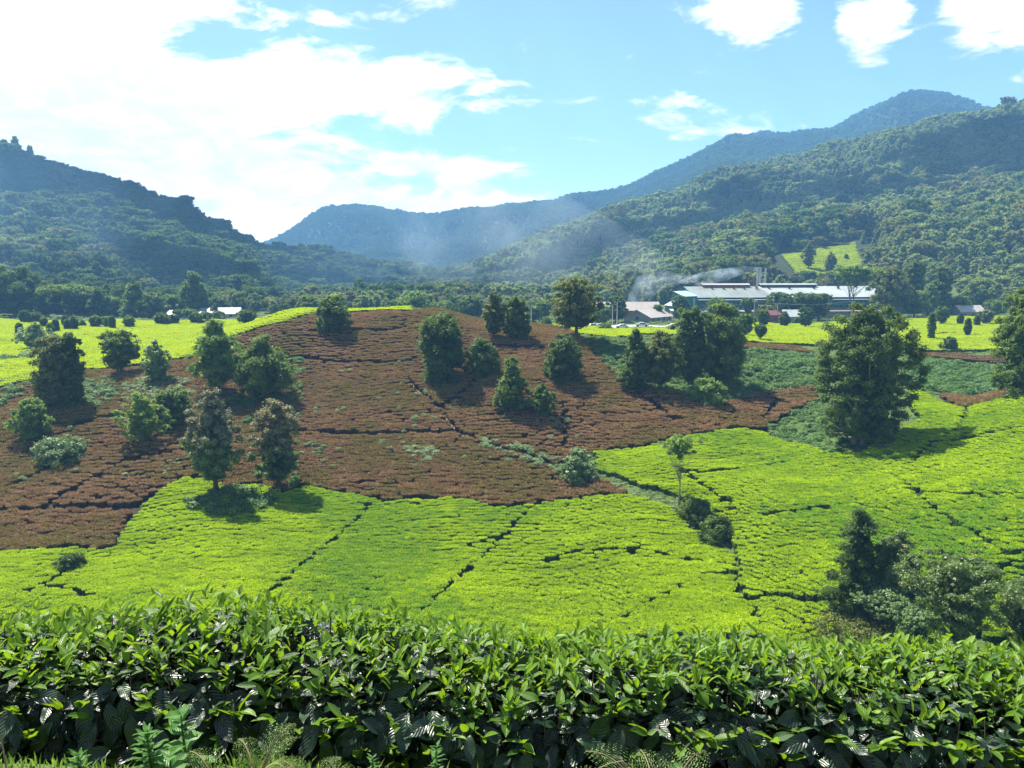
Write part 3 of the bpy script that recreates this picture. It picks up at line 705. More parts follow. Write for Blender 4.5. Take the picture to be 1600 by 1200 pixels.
for a in [
 # on and around the brown knoll
 (522,521,462,60,'bush','dark','dark round bushy tree alone on the top of the brown knoll'),
 (690,600,486,78,'column','dark','tall dark columnar tree right of the path on the brown knoll'),
 (753,590,527,58,'bush','dark','medium round tree close behind the tall dark columnar tree'),
 (800,643,551,64,'cone','mid','light green cone shaped tree low on the right of the brown knoll'),
 (848,655,598,42,'egg','mid','small tree right beside the light green cone shaped tree'),
 (772,533,454,38,'egg','olive','slim olive tree on the knoll crest touching a dark round tree'),
 (806,533,462,48,'bush','dark','dark round tree on the knoll crest beside the slim olive tree'),
 (900,530,431,80,'round','olive','big round olive green tree with a short trunk on the knoll shoulder'),
 (880,597,522,66,'bush','dark','round dark tree below the big round olive green tree'),
 (992,613,507,62,'cone','dark','dark pointed tree casting a long trunk shadow on the brown slope'),
 (1032,612,514,64,'egg','olive','olive green tree right of the dark pointed tree'),
 (1078,592,478,76,'bush','dark','dark broad tree left of two in front of the white lean-to roof'),
 (1126,596,474,84,'bush','mid','dark broad tree right of two in front of the white lean-to roof'),
 (1345,692,470,168,'big','dark','huge dark many stemmed tree with its shadow on the green tea'),
 (1602,618,443,122,'big','mid','tall dark tree cut by the right edge of the photo'),
 (903,754,702,58,'bush','pale','round grey green bush at the top of the gully'),
 (1060,800,678,66,'sapling','bright','slender bare stemmed sapling in the gully between bright tea fields'),
 # left side
 (88,642,520,62,'column','olive','left and lighter half of the twin column trees on the left slope'),
 (116,638,516,40,'column','dark','narrow dark half of the twin column trees on the left slope'),
 (190,588,514,60,'round','mid','single rounded tree at the edge of the left plateau field'),
 (246,600,530,52,'airy','pale','thin light green see-through tree at the edge of the left plateau'),
 (342,618,496,78,'egg','bright','large leaved bright green tree on the left flank of the knoll'),
 (412,634,518,92,'egg','mid','dense green tree touching the large leaved bright tree'),
 (338,775,600,80,'egg','bright','tall tree with greyish top standing at the tea field corner'),
 (435,768,616,76,'egg','mid','beige topped tree on the brown slope above the tea edge'),
 (52,694,619,60,'egg','bright','yellowish green rounded tree near the left edge'),
 (224,695,610,68,'airy','bright','light green bushy tree on the left brown slope'),
 (272,665,604,62,'bush','dark','dark low tree right of the light green bushy tree'),
 (56,548,502,52,'airy','pale','faint light tree in the left plateau field behind the twin column trees'),
 # lower right corner
 (1338,965,784,108,'cone','dark','dark conical tree standing in the bright tea at the lower right'),
 (1394,945,828,74,'bush','rusty','dark rounded tree joined to the right of the conical tree'),
 (1492,1030,866,150,'open','rusty','spreading open tree with reddish leaves at the lower right'),
 (1604,1030,920,110,'open','rusty','open reddish tree cut by the lower right edge of the photo'),
]:
    top = {'tall tree with greyish': 'grey', 'beige topped tree on t': 'beige'}.get(a[6][:22])
    tree(*a, top_mat=top, bark=M_BARKP if a[4] in ('sapling','airy','open','big') else None)
for a in [
 (95,722,682,82,'bush','pale','greyish green spreading bush under the yellowish tree at the left'),
 (110,892,864,46,'bush','dark','small dark bush in the green tea at the lower left'),
 (1385,980,914,92,'open','pale','pale leafy shrub at the foot of the conical tree'),
 (1345,1010,962,140,'bush','olive','low olive green mound of shrub just above the hedge at the right'),
 (1430,1000,950,70,'open','pale','pale open shrub between the conical tree and the spreading tree'),
 (1085,815,778,60,'bush','mid','green shrub at the foot of the slender sapling'),
 (1118,848,806,56,'bush','mid','dark shrub at the lower end of the gully'),
 (1074,795,772,14,'column','dark','small upright dark shrub right of the sapling stem'),
 (1105,630,590,62,'bush','bright','bright rounded shrub below the two dark broad trees'),
 (1482,549,526,26,'bush','dark','round dark shrub at the near edge of the right plateau field'),
 (735,497,484,40,'bush','bright','light bushy shrub on the skyline of the brown knoll'),
]:
    tree(*a, cat='shrub', name='shrub')
# --- small trees of the plateaus and the tree line behind them
G1 = 'small clipped trees in the left plateau field'
for px, by, ty, w, k, m, lab in [
 (40,507,484,16,'column','dark','dark mushroom topped small tree leftmost on the far edge of the left field'),
 (57,506,488,18,'round','dark','small dark tree right of the mushroom topped one in the left field'),
 (69,513,496,10,'column','dark','narrow small tree in the left field right of the two dark ones'),
 (31,526,504,12,'column','dark','narrow dark small tree nearest the left edge in the left field'),
 (79,522,505,10,'column','mid','second narrow small tree of the row in the left field'),
 (88,520,499,10,'column','dark','third narrow small tree of the row in the left field'),
 (106,517,499,10,'column','dark','narrow small tree left of the thick clipped trunk in the left field'),
 (116,517,494,13,'column','dark','thick clipped column of a tree in the left field'),
 (102,511,493,9,'column','dark','thin clipped tree behind the thick clipped column'),
 (129,512,501,10,'bush','mid','tiny round bushy tree in the middle of the left field'),
 (150,513,494,17,'round','mid','small round tree with a visible trunk in the left field'),
 (169,513,495,16,'round','mid','small round tree leaning on a dark clipped column in the left field'),
 (176,515,493,9,'column','dark','dark clipped column touching a small round tree in the left field'),
 (202,512,494,18,'round','mid','small round tree alone right of the clipped column in the left field'),
 (253,509,489,24,'round','dark','round tree left of a close pair in front of the white roofs'),
 (271,509,491,18,'round','dark','round tree right of a close pair in front of the white roofs'),
 (305,507,489,16,'round','dark','small round tree beside a bigger one below the white roofs'),
 (320,507,487,26,'round','dark','bigger dark round tree below the white roofs at the left'),
 (296,500,483,26,'vase','mid','leafy shrub like tree in front of the white roofs at the left'),
 (341,500,486,24,'bush','mid','low leafy tree between the middle and right white roofs'),
 (278,500,484,18,'vase','dark','slim dark tree in front of the leftmost white roof'),
 (386,508,484,30,'round','dark','dark round tree at the right end of the left field'),
]: tree(px, by, ty, w, k, m, lab, name='small_tree', group=G1)
G2 = 'small trees of the right plateau field'
for px, by, ty, w, k, m, lab in [
 (1165,527,490,28,'round','mid','small tree at the left end of the factory field'),
 (1192,512,484,18,'round','dark','dark small tree in front of the red brown wall'),
 (1225,512,486,17,'egg','dark','dark small tree in front of the white roofed shed'),
 (1258,514,480,24,'round','dark','dark small tree right of the white roofed shed'),
 (1188,534,507,18,'vase','mid','thin young tree standing in the factory field'),
 (1243,507,497,12,'bush','dark','tiny dark bush on the far edge of the factory field'),
 (1454,532,488,12,'column','mid','slender narrow tree in the middle of the right plateau field'),
 (1511,527,496,11,'egg','dark','dark spindle shaped small tree in the right plateau field'),
 (1526,511,492,9,'egg','mid','tiny spindle tree on the far edge of the right plateau field'),
 (1470,509,478,20,'round','mid','round small tree on the far edge of the right plateau field'),
 (1500,509,489,9,'egg','dark','tiny dark tree left of the pale roofed house at the right'),
 (1540,508,484,22,'round','olive','round olive small tree right of the pale roofed house'),
]: tree(px, by, ty, w, k, m, lab, name='small_tree', group=G2)
for px, by, ty, w, k, m, lab, Y in [
 (-6,500,402,76,'egg','mid','big green tree cut by the left edge behind the plateau field',318),
 (36,500,412,78,'egg','dark','big dark tree behind the left plateau field near the left edge',322),
 (108,500,444,84,'flat','mid','flat topped umbrella tree behind the left plateau field',320),
 (212,500,431,52,'cone','mid','tall pointed tree behind the left plateau field',325),
 (240,500,456,46,'bush','dark','dark bushy tree leaning on the tall pointed tree',322),
 (306,494,421,58,'cone','mid','tall broad pointed tree above the white roofs',345),
 (344,496,461,40,'bush','dark','dark bush like tree right of the tall broad pointed tree',340),
 (170,500,462,44,'round','mid','rounded tree between the umbrella tree and the tall pointed tree',335),
 (268,497,460,36,'round','mid','rounded tree left of the tall broad pointed tree',338),
 (486,497,462,38,'round','mid','green tree behind the left shoulder of the knoll',300),
 (648,492,455,52,'round','bright','bright green round tree on the skyline behind the knoll',300),
 (608,492,470,26,'round','dark','small dark tree left of the bright green round tree on the skyline',300),
 (690,494,470,40,'round','mid','green tree right of the bright green round tree on the skyline',305),
 (738,498,461,46,'round','dark','dark round tree on the skyline left of the slim olive tree',300),
 (846,508,470,36,'round','mid','mid green tree behind the pale yard by the knoll',300),
 (834,508,478,24,'round','dark','dark small tree at the left of the pale yard',285),
 (854,514,496,14,'egg','dark','tiny clipped tree standing in the pale yard',258),
 (962,516,459,34,'egg','dark','dark tree behind the two pale poles',285),
 (940,514,482,30,'round','dark','low dark tree right of the big round olive tree',275),
 (947,522,506,22,'bush','mid','small bushy tree in front of the parked cars',245),
 (1027,500,476,16,'round','mid','thin tree standing before the bungalow roof',300),
 (1062,500,461,26,'round','dark','round tree in front of the teal tower',312),
 (1118,500,464,32,'round','mid','round tree before the teal wall at the left part of the factory',305),
 (1168,500,465,22,'vase','mid','thin tree before the teal wall at the middle of the factory',306),
 (1196,498,476,34,'round','olive','olive tree before the wall left of three dark round trees',303),
 (1218,496,456,40,'round','dark','dark round tree leftmost of three in front of the factory wall',308),
 (1249,496,456,38,'round','dark','dark round tree in the middle of three in front of the factory wall',308),
 (1279,496,457,40,'round','dark','dark round tree rightmost of three in front of the factory wall',308),
 (1334,498,413,66,'flat','bright','bright spreading tree in front of the right end of the factory roof',308),
 (1388,500,412,66,'egg','olive','olive drooping tree at the right end of the factory',312),
 (1422,500,405,40,'round','dark','dark tree behind the olive drooping tree',335),
 (1428,500,452,44,'round','mid','grey green round tree right of the olive drooping tree',310),
 (1450,500,440,30,'egg','bright','bright green small crowned tree behind the right plateau field',318),
 (1468,500,412,32,'column','dark','dark narrow pointed tree behind the right plateau field',322),
 (1520,496,450,44,'round','dark','dark tree behind the pale roofed house at the right',340),
 (1495,500,462,36,'round','mid','mid green tree left of the pale roofed house at the right',322),
 (1555,500,468,36,'round','mid','mid green tree right of the pale roofed house at the right',318),
 (1132,455,402,54,'round','dark','dark tall tree behind the smoke left of the chimneys',400),
 (1263,421,379,20,'egg','olive','lone tree on the tea clearing above the factory',None),
 (1297,430,393,20,'egg','olive','second slim tree at the lower edge of the tea clearing above the factory',None),
 (1322,406,397,7,'bush','dark','tiny bush in the tea clearing above the factory',None),
]: tree(px, by, ty, w, k, m, lab, Y=Y)

# ------------------------------------------------------------------ forest on the hills
fr = np.random.default_rng(77)
def forest_points():
    out = []
    for y0, y1, sp in ((335,480,7.8),(480,800,8.6),(800,1250,9.6),(1250,1700,11.0),(1700,2350,11.5)):
        xs = np.arange(-.80*y1, .80*y1, sp); ys = np.arange(y0, y1, sp*.92)
        X, Y = np.meshgrid(xs, ys); X = X+fr.uniform(-.48, .48, X.shape)*sp; Y = Y+fr.uniform(-.48, .48, X.shape)*sp
        out.append(np.stack([X.ravel(), Y.ravel()], 1))
    P = np.concatenate(out); X, Y = P.T
    px, _, _ = project(X, Y, hz(X, Y))
    k = (np.abs(X) < .80*Y)
    k &= ~((px > 880) & (px < 1500) & (Y < 392)) & ~((px > 240) & (px < 420) & (Y < 352))
    k &= ~inside(POLY['hill_field'], X, Y) & ~inside(POLY['hill_spur'], X, Y)
    k &= ~((Y < 560) & (px > 1205) & (px < 1350) & (dist_lines([np.vstack([POLY['hill_field'], POLY['hill_field'][:1]])], X, Y) < 3))
    X, Y = X[k], Y[k]; Z = hz(X, Y)
    h = np.where(Y > 1250, fr.uniform(9, 13, len(X)), fr.uniform(10, 17.5, len(X)))*(.75+.5*vnoise(X/60, Y/60, 31)); h *= np.where(Y > 1250, .95, 1)*np.where(fr.random(len(X)) < .05, 1.2, 1)
    h = np.where((Y < 420), h*.72, h); px = px[k]; h = np.where((px > 400) & (px < 930) & (Y < 800), h*.72, h)
    fdist = dist_lines([np.vstack([POLY['hill_field'], POLY['hill_field'][:1]])], X, Y); h = np.where(fdist < 16, h*.42, h)
    pxx, pyy, _ = project(X, Y, Z)
    # keep the view onto the tea clearing free
    top = project(X, Y, Z+h)[1]
    fld = (pxx > 1205) & (pxx < 1350) & (Y < 520); lim = 398+np.abs(pxx-1290)*.12+18
    h = np.where(fld & (top < lim), h*.5, h); top = project(X, Y, Z+h*1.05)[1]
    k = ~(fld & (top < lim)) & visible(X, Y, Z+h*1.05, 1.5); return X[k], Y[k], Z[k], h[k]
fX, fY, fZ, fH = forest_points()
fpx, fpy, fdep = project(fX, fY, fZ)
FM = {
 'dark':  leaf_mat('forest_dark', (.026,.058,.016), (.090,.150,.038), (.16,.26,.03), .34, .8, .08, .02, .45, ow=.40),
 'olive': leaf_mat('forest_olive', (.070,.090,.024), (.200,.210,.070), (.26,.29,.06), .34, .8, .08, .02, .45, ow=.40),
 'light': leaf_mat('forest_light', (.095,.135,.036), (.250,.300,.105), (.30,.40,.08), .36, .8, .08, .02, .45, ow=.40),
}
def forest_mesh(seed, mat, pf, base, R_, nc=64, per=36, L=.085):
    r = np.random.default_rng(seed)
    V, F, T, c = crown_np(r, 1.0, R_, pf, base, nc, per, L, .03, .75, .18, None, .74, (.15,.25))
    tv = MB().tube([(0,0,-.1),(0.01,0,.4),(0,0.01,.7)], [.022,.017,.006], 5)
    me = mesh_np('forest_tree', V, F, mat, {'tint': T}); tm = tv.mesh('trunk', M_BARKP if seed % 2 else M_BARK, True)
    return me, tm
FS = [('dark','round',.2,.40),('dark','egg',.14,.34),('dark','dome',.15,.42),('olive','round',.22,.42),('olive','egg',.15,.33),('light','round',.2,.40),('light','egg',.12,.31),('light','cone',.1,.26),('dark','vase',.3,.42),('olive','vase',.3,.44)]
FSM = [forest_mesh(800+i, FM[a], b, c, d) for i, (a, b, c, d) in enumerate(FS)]
def species_by_light(X, Y, px):  # random kinds, weighted so crown colour carries the lit and shaded hillsides
    n = vnoise(X/90, Y/90, 61)*.6+vnoise(X/25, Y/25, 62)*.4+fr.normal(size=len(X))*.10
    warm = np.where((px > 760) & (Y < 1300), .30, np.where(px < 620, -.10, .0))+np.where((Y < 520) & (px > 1330), .2, 0)+np.where((Y < 600) & (px > 420) & (px < 1200), .12, 0)
    q = n+warm; r = fr.random(len(X))
    q = np.where((px < 600) & (Y > 460), q-.16, q)  # darker crowns put the left mountain's shade into leaf colour
    q = np.where(Y > 1250, np.minimum(q, .5), q)
    return np.where(q < .55, fr.choice([0,1,2,8], len(X)), np.where(q < .72, fr.choice([3,4,9,0], len(X)), fr.choice([5,6,5,7,6], len(X))))
fsp = species_by_light(fX, fY, fpx)
order = np.argsort(-(fH/fdep)*np.where((fpx > -40) & (fpx < 1640), 1, .0))
near = order[:185]; far = order[185:]
protos = {}
LABF = {'dark': 'dark green forest tree in the dense belt behind the fields', 'olive': 'olive brown forest tree in the dense belt behind the fields', 'light': 'light green forest tree in the dense belt behind the fields'}
for i in near:
    k = int(fsp[i]); h = float(fH[i]); lab = LABF[FS[k][0]]; grp = FS[k][0]+' trees in the belt behind the fields'
    loc = (float(fX[i]), float(fY[i]), float(fZ[i]))
    if k not in protos:
        e = thing('forest_tree', lab, 'tree', loc, fr.random()*6.28, grp); e.scale = (h, h, h)
        cm = crown_np(np.random.default_rng(900+k), 1.0, FS[k][3], FS[k][1], FS[k][2], 84, 70, .055, .04, .72, .26, None, .76, (.12,.22))
        obj('crown', mesh_np('crown', cm[0], cm[1], FM[FS[k][0]], {'tint': cm[2]}), e); obj('trunk', FSM[k][1], e); protos[k] = e
    else: dup(protos[k], loc, fr.random()*6.28, lab, grp, h*fr.uniform(.92, 1.08), h)
fw = fH[far]*fr.uniform(.9, 1.2, len(far))*np.where(fY[far] > 1250, 1.15, 1)
def wood(name, sel, label):
    ii = far[sel]; n = len(ii)
    if n: scatter(name, np.stack([fX[ii], fY[ii], fZ[ii]-.5], 1), fr.random(n)*6.28, np.stack([fw[sel], fw[sel], fH[ii]], 1), [m for m, _ in FSM], label, 'forest', pick=fsp[ii])
fd = fY[far]; fp = fpx[far]
wood('forest', (fp < 640) & (fd < 1250), 'dark forest covering the steep mountain at the left')
wood('forest', (fp >= 640) & (fd < 1250), 'sunlit forest covering the broad hillside at the right behind the factory')
wood('forest', fd >= 1250, 'hazy blue forest on the farthest ridges')
print('forest', len(fX), 'stuff', len(far))
for px, Y, hh, k, lab in [(345,812,26,9,'lone spreading tree standing out on the left mountain skyline'),(287,800,24,8,'open crowned tree sticking up on the left mountain ridge'),(30,790,30,7,'tall pointed tree on the top of the left mountain'),(52,792,26,7,'second pointed tree on the top of the left mountain'),(12,790,22,1,'slim tree at the left end of the mountain top'),(1563,955,26,3,'lone round tree standing on the right hill skyline')]:
    X = float(ray_xy(px, 300))*Y; e = thing('forest_tree', lab, 'tree', (X, Y, float(hz(X, Y))), 0)
    e.scale = (hh, hh, hh); mm = forest_mesh(950+px, FM[FS[k][0]], FS[k][1], max(FS[k][2], .35 if k in (8,9) else .15), FS[k][3]*(.8 if k == 7 else 1))
    obj('crown', mm[0], e); obj('trunk', mm[1], e)
# ------------------------------------------------------------------ factory, houses, poles, cars
def sheet(name, c, c2, rough=.45, spec=.4, period=.9):
    """corrugated metal sheet with weather streaks"""
    m, t = new_mat(name); p = t.new('ShaderNodeBsdfPrincipled'); p.inputs['Roughness'].default_value = rough; p.inputs['Specular IOR Level'].default_value = spec
    tc = t.new('ShaderNodeTexCoord'); mp = t.new('ShaderNodeMapping'); mp.inputs['Scale'].default_value = (1.2, .12, .5); t.l.new(tc.outputs['Object'], mp.inputs[0])
    nz = t.noise(mp.outputs[0], .9, 6, .65); n2 = t.noise(tc.outputs['Object'], .11, 3)
    t.put(p.inputs['Base Color'], t.mix(t.sstep(t.m('ADD', t.m('MULTIPLY', nz, .6), t.m('MULTIPLY', n2, .5)), .42, .75), c, c2))
    wv = t.new('ShaderNodeTexWave', bands_direction='X'); wv.inputs['Scale'].default_value = period; t.l.new(tc.outputs['Object'], wv.inputs[0])
    b = t.new('ShaderNodeBump'); b.inputs['Strength'].default_value = .25; t.l.new(wv.outputs['Fac'], b.inputs['Height']); t.l.new(b.outputs[0], p.inputs['Normal'])
    t.l.new(p.outputs[0], t.out.inputs[0]); return m
M_ROOF = sheet('roof_sheet_pale', (.19,.225,.20), (.135,.14,.12)); M_ROOFW = sheet('roof_sheet_white', (.30,.335,.325), (.22,.24,.23))
M_ROOFT = sheet('roof_sheet_aqua', (.26,.44,.42), (.20,.36,.34)); M_ROOFR = sheet('roof_sheet_rust', (.16,.055,.045), (.10,.045,.04))
M_TEAL = sheet('wall_teal', (.015,.17,.15), (.012,.13,.12), .5, .3); M_WALLP = plain('wall_plaster', (.36,.31,.28), (.28,.24,.22), .6)
M_WALLG = plain('wall_grey', (.25,.23,.20), (.19,.18,.16), .6); M_DARK = plain('opening_dark', (.02,.022,.024), (.012,.014,.016), 1, .25, .5)
M_ROOFC = sheet('roof_sheet_cream', (.36,.32,.28), (.28,.245,.21)); M_WHITE = plain('paint_white', (.72,.72,.70), (.64,.64,.62), 1.5, .5)
M_REDB = plain('wall_red_brown', (.22,.06,.04), (.16,.045,.035), .8); M_STEEL = plain('steel_grey', (.42,.42,.40), (.30,.30,.29), 1.2, .45, .4, .5)
M_RUST = plain('steel_rust', (.17,.07,.045), (.10,.045,.03), 1.4, .7); M_WOODP = plain('pole_pale', (.42,.40,.35), (.34,.32,.28), 2, .8)
fx0 = float(ray_xy(1088, 470))*320; fz = float(hz(fx0+30, 318))
fac = thing('factory', 'long tea factory with pale metal roofs and teal walls among trees', 'factory', (fx0, 320, fz), R(7))
Ev, Rg, DP = 8.75, 12.7, 28.0; mid = DP/2
w = MB(); w.box(0, 100, 0, DP, 0, Ev-.05)
w.poly([(0,0,Ev-.05),(0,DP,Ev-.05),(0,mid,Rg-.15),(.3,0,Ev-.05),(.3,DP,Ev-.05),(.3,mid,Rg-.15)], [[0,2,1],[3,4,5],[0,3,5,2],[1,2,5,4]])
w.poly([(99.7,0,Ev-.05),(99.7,DP,Ev-.05),(99.7,mid,Rg-.15),(100,0,Ev-.05),(100,DP,Ev-.05),(100,mid,Rg-.15)], [[0,2,1],[3,4,5],[0,3,5,2],[1,2,5,4]])
w.build('wall', M_TEAL, fac)
rf = MB(); rf.slab((-.6,-1.2,Ev-.3),(32,-1.2,Ev-.3),(32,mid,Rg),(-.6,mid,Rg),.12); rf.slab((-.6,mid,Rg),(32,mid,Rg),(32,DP+1,Ev-.3),(-.6,DP+1,Ev-.3),.12)
roofL = rf.build('roof', M_ROOF, fac, label='weathered pale roof over the left part')
rf = MB(); rf.slab((32.02,-1.2,Ev-.25),(100.6,-1.2,Ev-.25),(100.6,mid,Rg+.06),(32.02,mid,Rg+.06),.12); rf.slab((32.02,mid,Rg+.06),(100.6,mid,Rg+.06),(100.6,DP+1,Ev-.25),(32.02,DP+1,Ev-.25),.12)
roofR = rf.build('roof', M_ROOFW, fac, label='whiter roof over the right part')
for x0, x1, mt, pr in ((7,28,M_ROOFR,roofL),(32.5,58,M_ROOFW,roofR)):
    v = MB(); v.box(x0+.2, x1-.2, mid-1.1, mid+1.1, Rg-.5, Rg+.75); v.build('ridge_vent', M_DARK if mt is M_ROOFW else mt, pr)
    v = MB(); v.slab((x0,mid-1.8,Rg+.7),(x1,mid-1.8,Rg+.7),(x1,mid,Rg+1.25),(x0,mid,Rg+1.25),.1); v.slab((x0,mid,Rg+1.25),(x1,mid,Rg+1.25),(x1,mid+1.8,Rg+.7),(x0,mid+1.8,Rg+.7),.1)
    v.build('ridge_vent_roof', M_ROOFC if mt is M_ROOFR else M_ROOFW, pr)
for x in (10,15,19.5,24,29.5):
    v = MB(); z = Ev+(Rg-Ev)*.78; v.box(x, x+.55, 9.6, 10.7, z-.6, z+.75); v.box(x-.12, x+.67, 9.45, 10.85, z+.76, z+.86); v.build('roof_vent', M_DARK, roofL)
for x in (35,44,55,66):
    v = MB(); z = Ev+(Rg-Ev)*.80; v.box(x, x+.6, 9.7, 10.8, z-.6, z+.8); v.box(x-.12, x+.72, 9.55, 10.95, z+.81, z+.91); v.build('roof_vent', M_DARK, roofR)
v = MB(); v.slab((-.4,-2.3,Ev-1.25),(100.4,-2.3,Ev-1.25),(100.4,-.02,Ev-.72),(-.4,-.02,Ev-.72),.1); v.build('awning', M_ROOFW, fac)
for i in range(20):
    x = 2+i*4.8
    f = MB(); f.box(x, x+3.2, -.08, -.005, 4.1, 5.3); fr_ = f.build('window', M_DARK, fac)
    g = MB(); g.box(x-.12, x+3.32, -.16, -.085, 5.3, 5.42); g.box(x-.12, x+3.32, -.16, -.085, 3.98, 4.1); g.box(x+1.5, x+1.66, -.16, -.085, 4.1, 5.3); g.build('window_frame', M_STEEL, fr_)
v = MB(); v.slab((-.5,-7,3.1),(25,-7,3.1),(25,-.1,4.0),(-.5,-.1,4.0),.12); ln = v.build('lean_to_roof', M_ROOFW, fac)
v = MB(); v.box(0, 24.5, -6.4, -.1, 0, 2.95); v.build('lean_to_wall', M_WALLP, fac)
for x in (2,6.2,10.4,14.6,18.8):
    v = MB(); v.box(x, x+2.2, -6.48, -6.405, 1.0, 2.1); v.build('window', M_DARK, fac)
v = MB(); v.box(33, 80, -5.2, -.1, 0, 2.9); v.build('lean_to_wall', M_WALLG, fac)
v = MB(); v.slab((32.5,-6,2.95),(80.5,-6,2.95),(80.5,-.1,3.8),(32.5,-.1,3.8),.12); v.build('lean_to_roof', M_ROOFC, fac)
# tower block and stepped sheds at the left end
v = MB(); v.box(-5.6, -.62, -2.6, 10, 0, 9.0); tw = v.build('tower_wall', M_TEAL, fac)
v = MB(); v.box(-2.3, -1.5, -2.68, -2.605, 4.0, 8.2); v.build('downpipe', M_STEEL, tw)
v = MB(); v.slab((-6.1,-3.2,9.0),(-.62,-3.2,9.2),(-.62,10.5,11.0),(-6.1,10.5,10.8),.12); v.build('tower_roof', M_ROOFT, fac)
v = MB(); v.slab((-10.4,-2.4,5.2),(-5.62,-2.4,7.8),(-5.62,9,7.8),(-10.4,9,5.2),.12); v.build('shed_roof', M_ROOFT, fac)
v = MB(); v.box(-10.2, -5.62, -2.0, 8.6, 0, 5.0); v.build('shed_wall', M_DARK, fac)
v = MB(); v.slab((-12,-5.5,3.4),(-4.5,-5.5,3.4),(-4.5,-2.05,4.0),(-12,-2.05,4.0),.1); v.build('shed_roof', M_ROOFT, fac)
v = MB(); v.box(-11.4, -4.8, -5.0, -2.05, 0, 3.3); v.build('shed_wall', M_WALLP, fac)
for x in (-10.6,-8.4,-6.2):
    v = MB(); v.box(x, x+1.2, -5.08, -5.005, 1.2, 2.3); v.build('window', M_DARK, fac)
for x, r, top, mt in ((30.3,.42,16.6,M_RUST),(32.6,.42,15.9,M_RUST),(34.0,.50,20.2,M_STEEL),(35.2,.50,20.4,M_STEEL),(37.6,.42,20.0,M_STEEL),(37.2,.7,15.2,M_STEEL),(41.6,.42,14.6,M_STEEL)):
    v = MB(); v.tube([(x,19,6),(x,19,top)], [r, r*.92], 12); ch = v.build('chimney', mt, fac, smooth=False)
    v = MB(); v.tube([(x,19,top+.01),(x,19,top+.45)], [r*1.25, r*1.25], 12); v.tube([(x,19,top*.62),(x,19,top*.62+.3)], [r*1.2, r*1.2], 12); v.build('collar', mt, ch)
def house(px, Y, wd, dp, ev, rg, rotz, roof, wall, label, hip=0.0, name='house', nwin=3, gable=False):
    X = float(ray_xy(px, 490))*Y; z = min(float(hz(X, Y)), float(hz(X+wd*.5, Y)), float(hz(X-wd*.5, Y)))-.15
    h = thing(name, label, 'house' if name == 'house' else 'building', (X, Y, z), rotz)
    a, b = wd/2, dp/2
    m_ = MB(); m_.box(-a, a, -b, b, 0, ev)
    if hip == 0: m_.poly([(-a,-b,ev),(-a,b,ev),(-a,0,rg-.12),(a,-b,ev),(a,b,ev),(a,0,rg-.12)], [[0,2,1],[3,4,5]])
    m_.build('wall', wall, h)
    o = .5; r_ = MB(); th = .1; sl = (rg-ev)/b; e_ = ev-sl*o
    r_.slab((-a-o,-b-o,e_),(a+o,-b-o,e_),(a+o-hip,0,rg),(-a-o+hip,0,rg),th); r_.slab((-a-o+hip,0,rg),(a+o-hip,0,rg),(a+o,b+o,e_),(-a-o,b+o,e_),th)
    if hip > 0:
        r_.poly([(-a-o,-b-o,e_),(-a-o+hip,0,rg),(-a-o,b+o,e_)], [[0,1,2]]); r_.poly([(a+o,-b-o,e_),(a+o,b+o,e_),(a+o-hip,0,rg)], [[0,1,2]])
    r_.build('roof', roof, h)
    for i in range(nwin):
        x = -a+wd*(i+.5)/nwin; f = MB(); f.box(x-.55, x+.55, -b-.06, -b-.004, .95, 2.0); wi = f.build('window', M_DARK, h)
        f = MB(); f.box(x-.65, x+.65, -b-.10, -b-.065, .85, .95); f.build('sill', M_WHITE, wi)
    if gable:
        f = MB(); f.box(-a-.06, -a-.004, -.5, .5, 1.6, 2.5); f.build('window', M_DARK, h)
    return h
house(1013, 296, 17, 11, 2.6, 5.2, R(52), M_ROOFC, M_WALLG, 'bungalow with a cream metal roof and grey gable left of the factory', gable=True, nwin=4)
house(985, 318, 22, 9, 3.4, 6.4, R(4), M_ROOFC, M_REDB, 'long low building with pale roof behind the grey gabled bungalow', nwin=5)
house(938, 330, 12, 8, 3.2, 6.0, R(0), M_ROOFC, M_WALLP, 'pale roofed building half hidden by the big round olive tree')
house(1237, 296, 6.4, 7, 3.2, 5.4, R(-3), M_ROOFW, M_WALLG, 'small white roofed shed in front of the factory', name='shed', nwin=2)
house(1207, 298, 5.6, 5, 3.6, 5.0, R(5), M_ROOFR, M_REDB, 'small red brown hut in front of the factory', name='shed', hip=1.8, nwin=1)
house(275, 330, 8, 6, 2.2, 3.8, R(8), M_ROOF, M_WALLP, 'small pale roofed house leftmost of three behind the left field')
house(330, 338, 8, 6, 2.2, 3.9, R(-4), M_ROOF, M_WALLP, 'pale roofed house in the middle of three behind the left field')
house(359, 322, 8, 7, 2.4, 4.6, R(24), M_ROOFW, M_WALLP, 'white roofed house rightmost of three behind the left field', gable=True)
house(1511, 318, 10, 7, 3.0, 5.2, R(6), M_ROOFC, M_WALLG, 'pale roofed house between trees beyond the right plateau field')
house(1444, 322, 6, 6, 2.8, 4.6, R(0), M_ROOFC, M_WALLP, 'tiny house half hidden by grey green trees at the right', nwin=1)
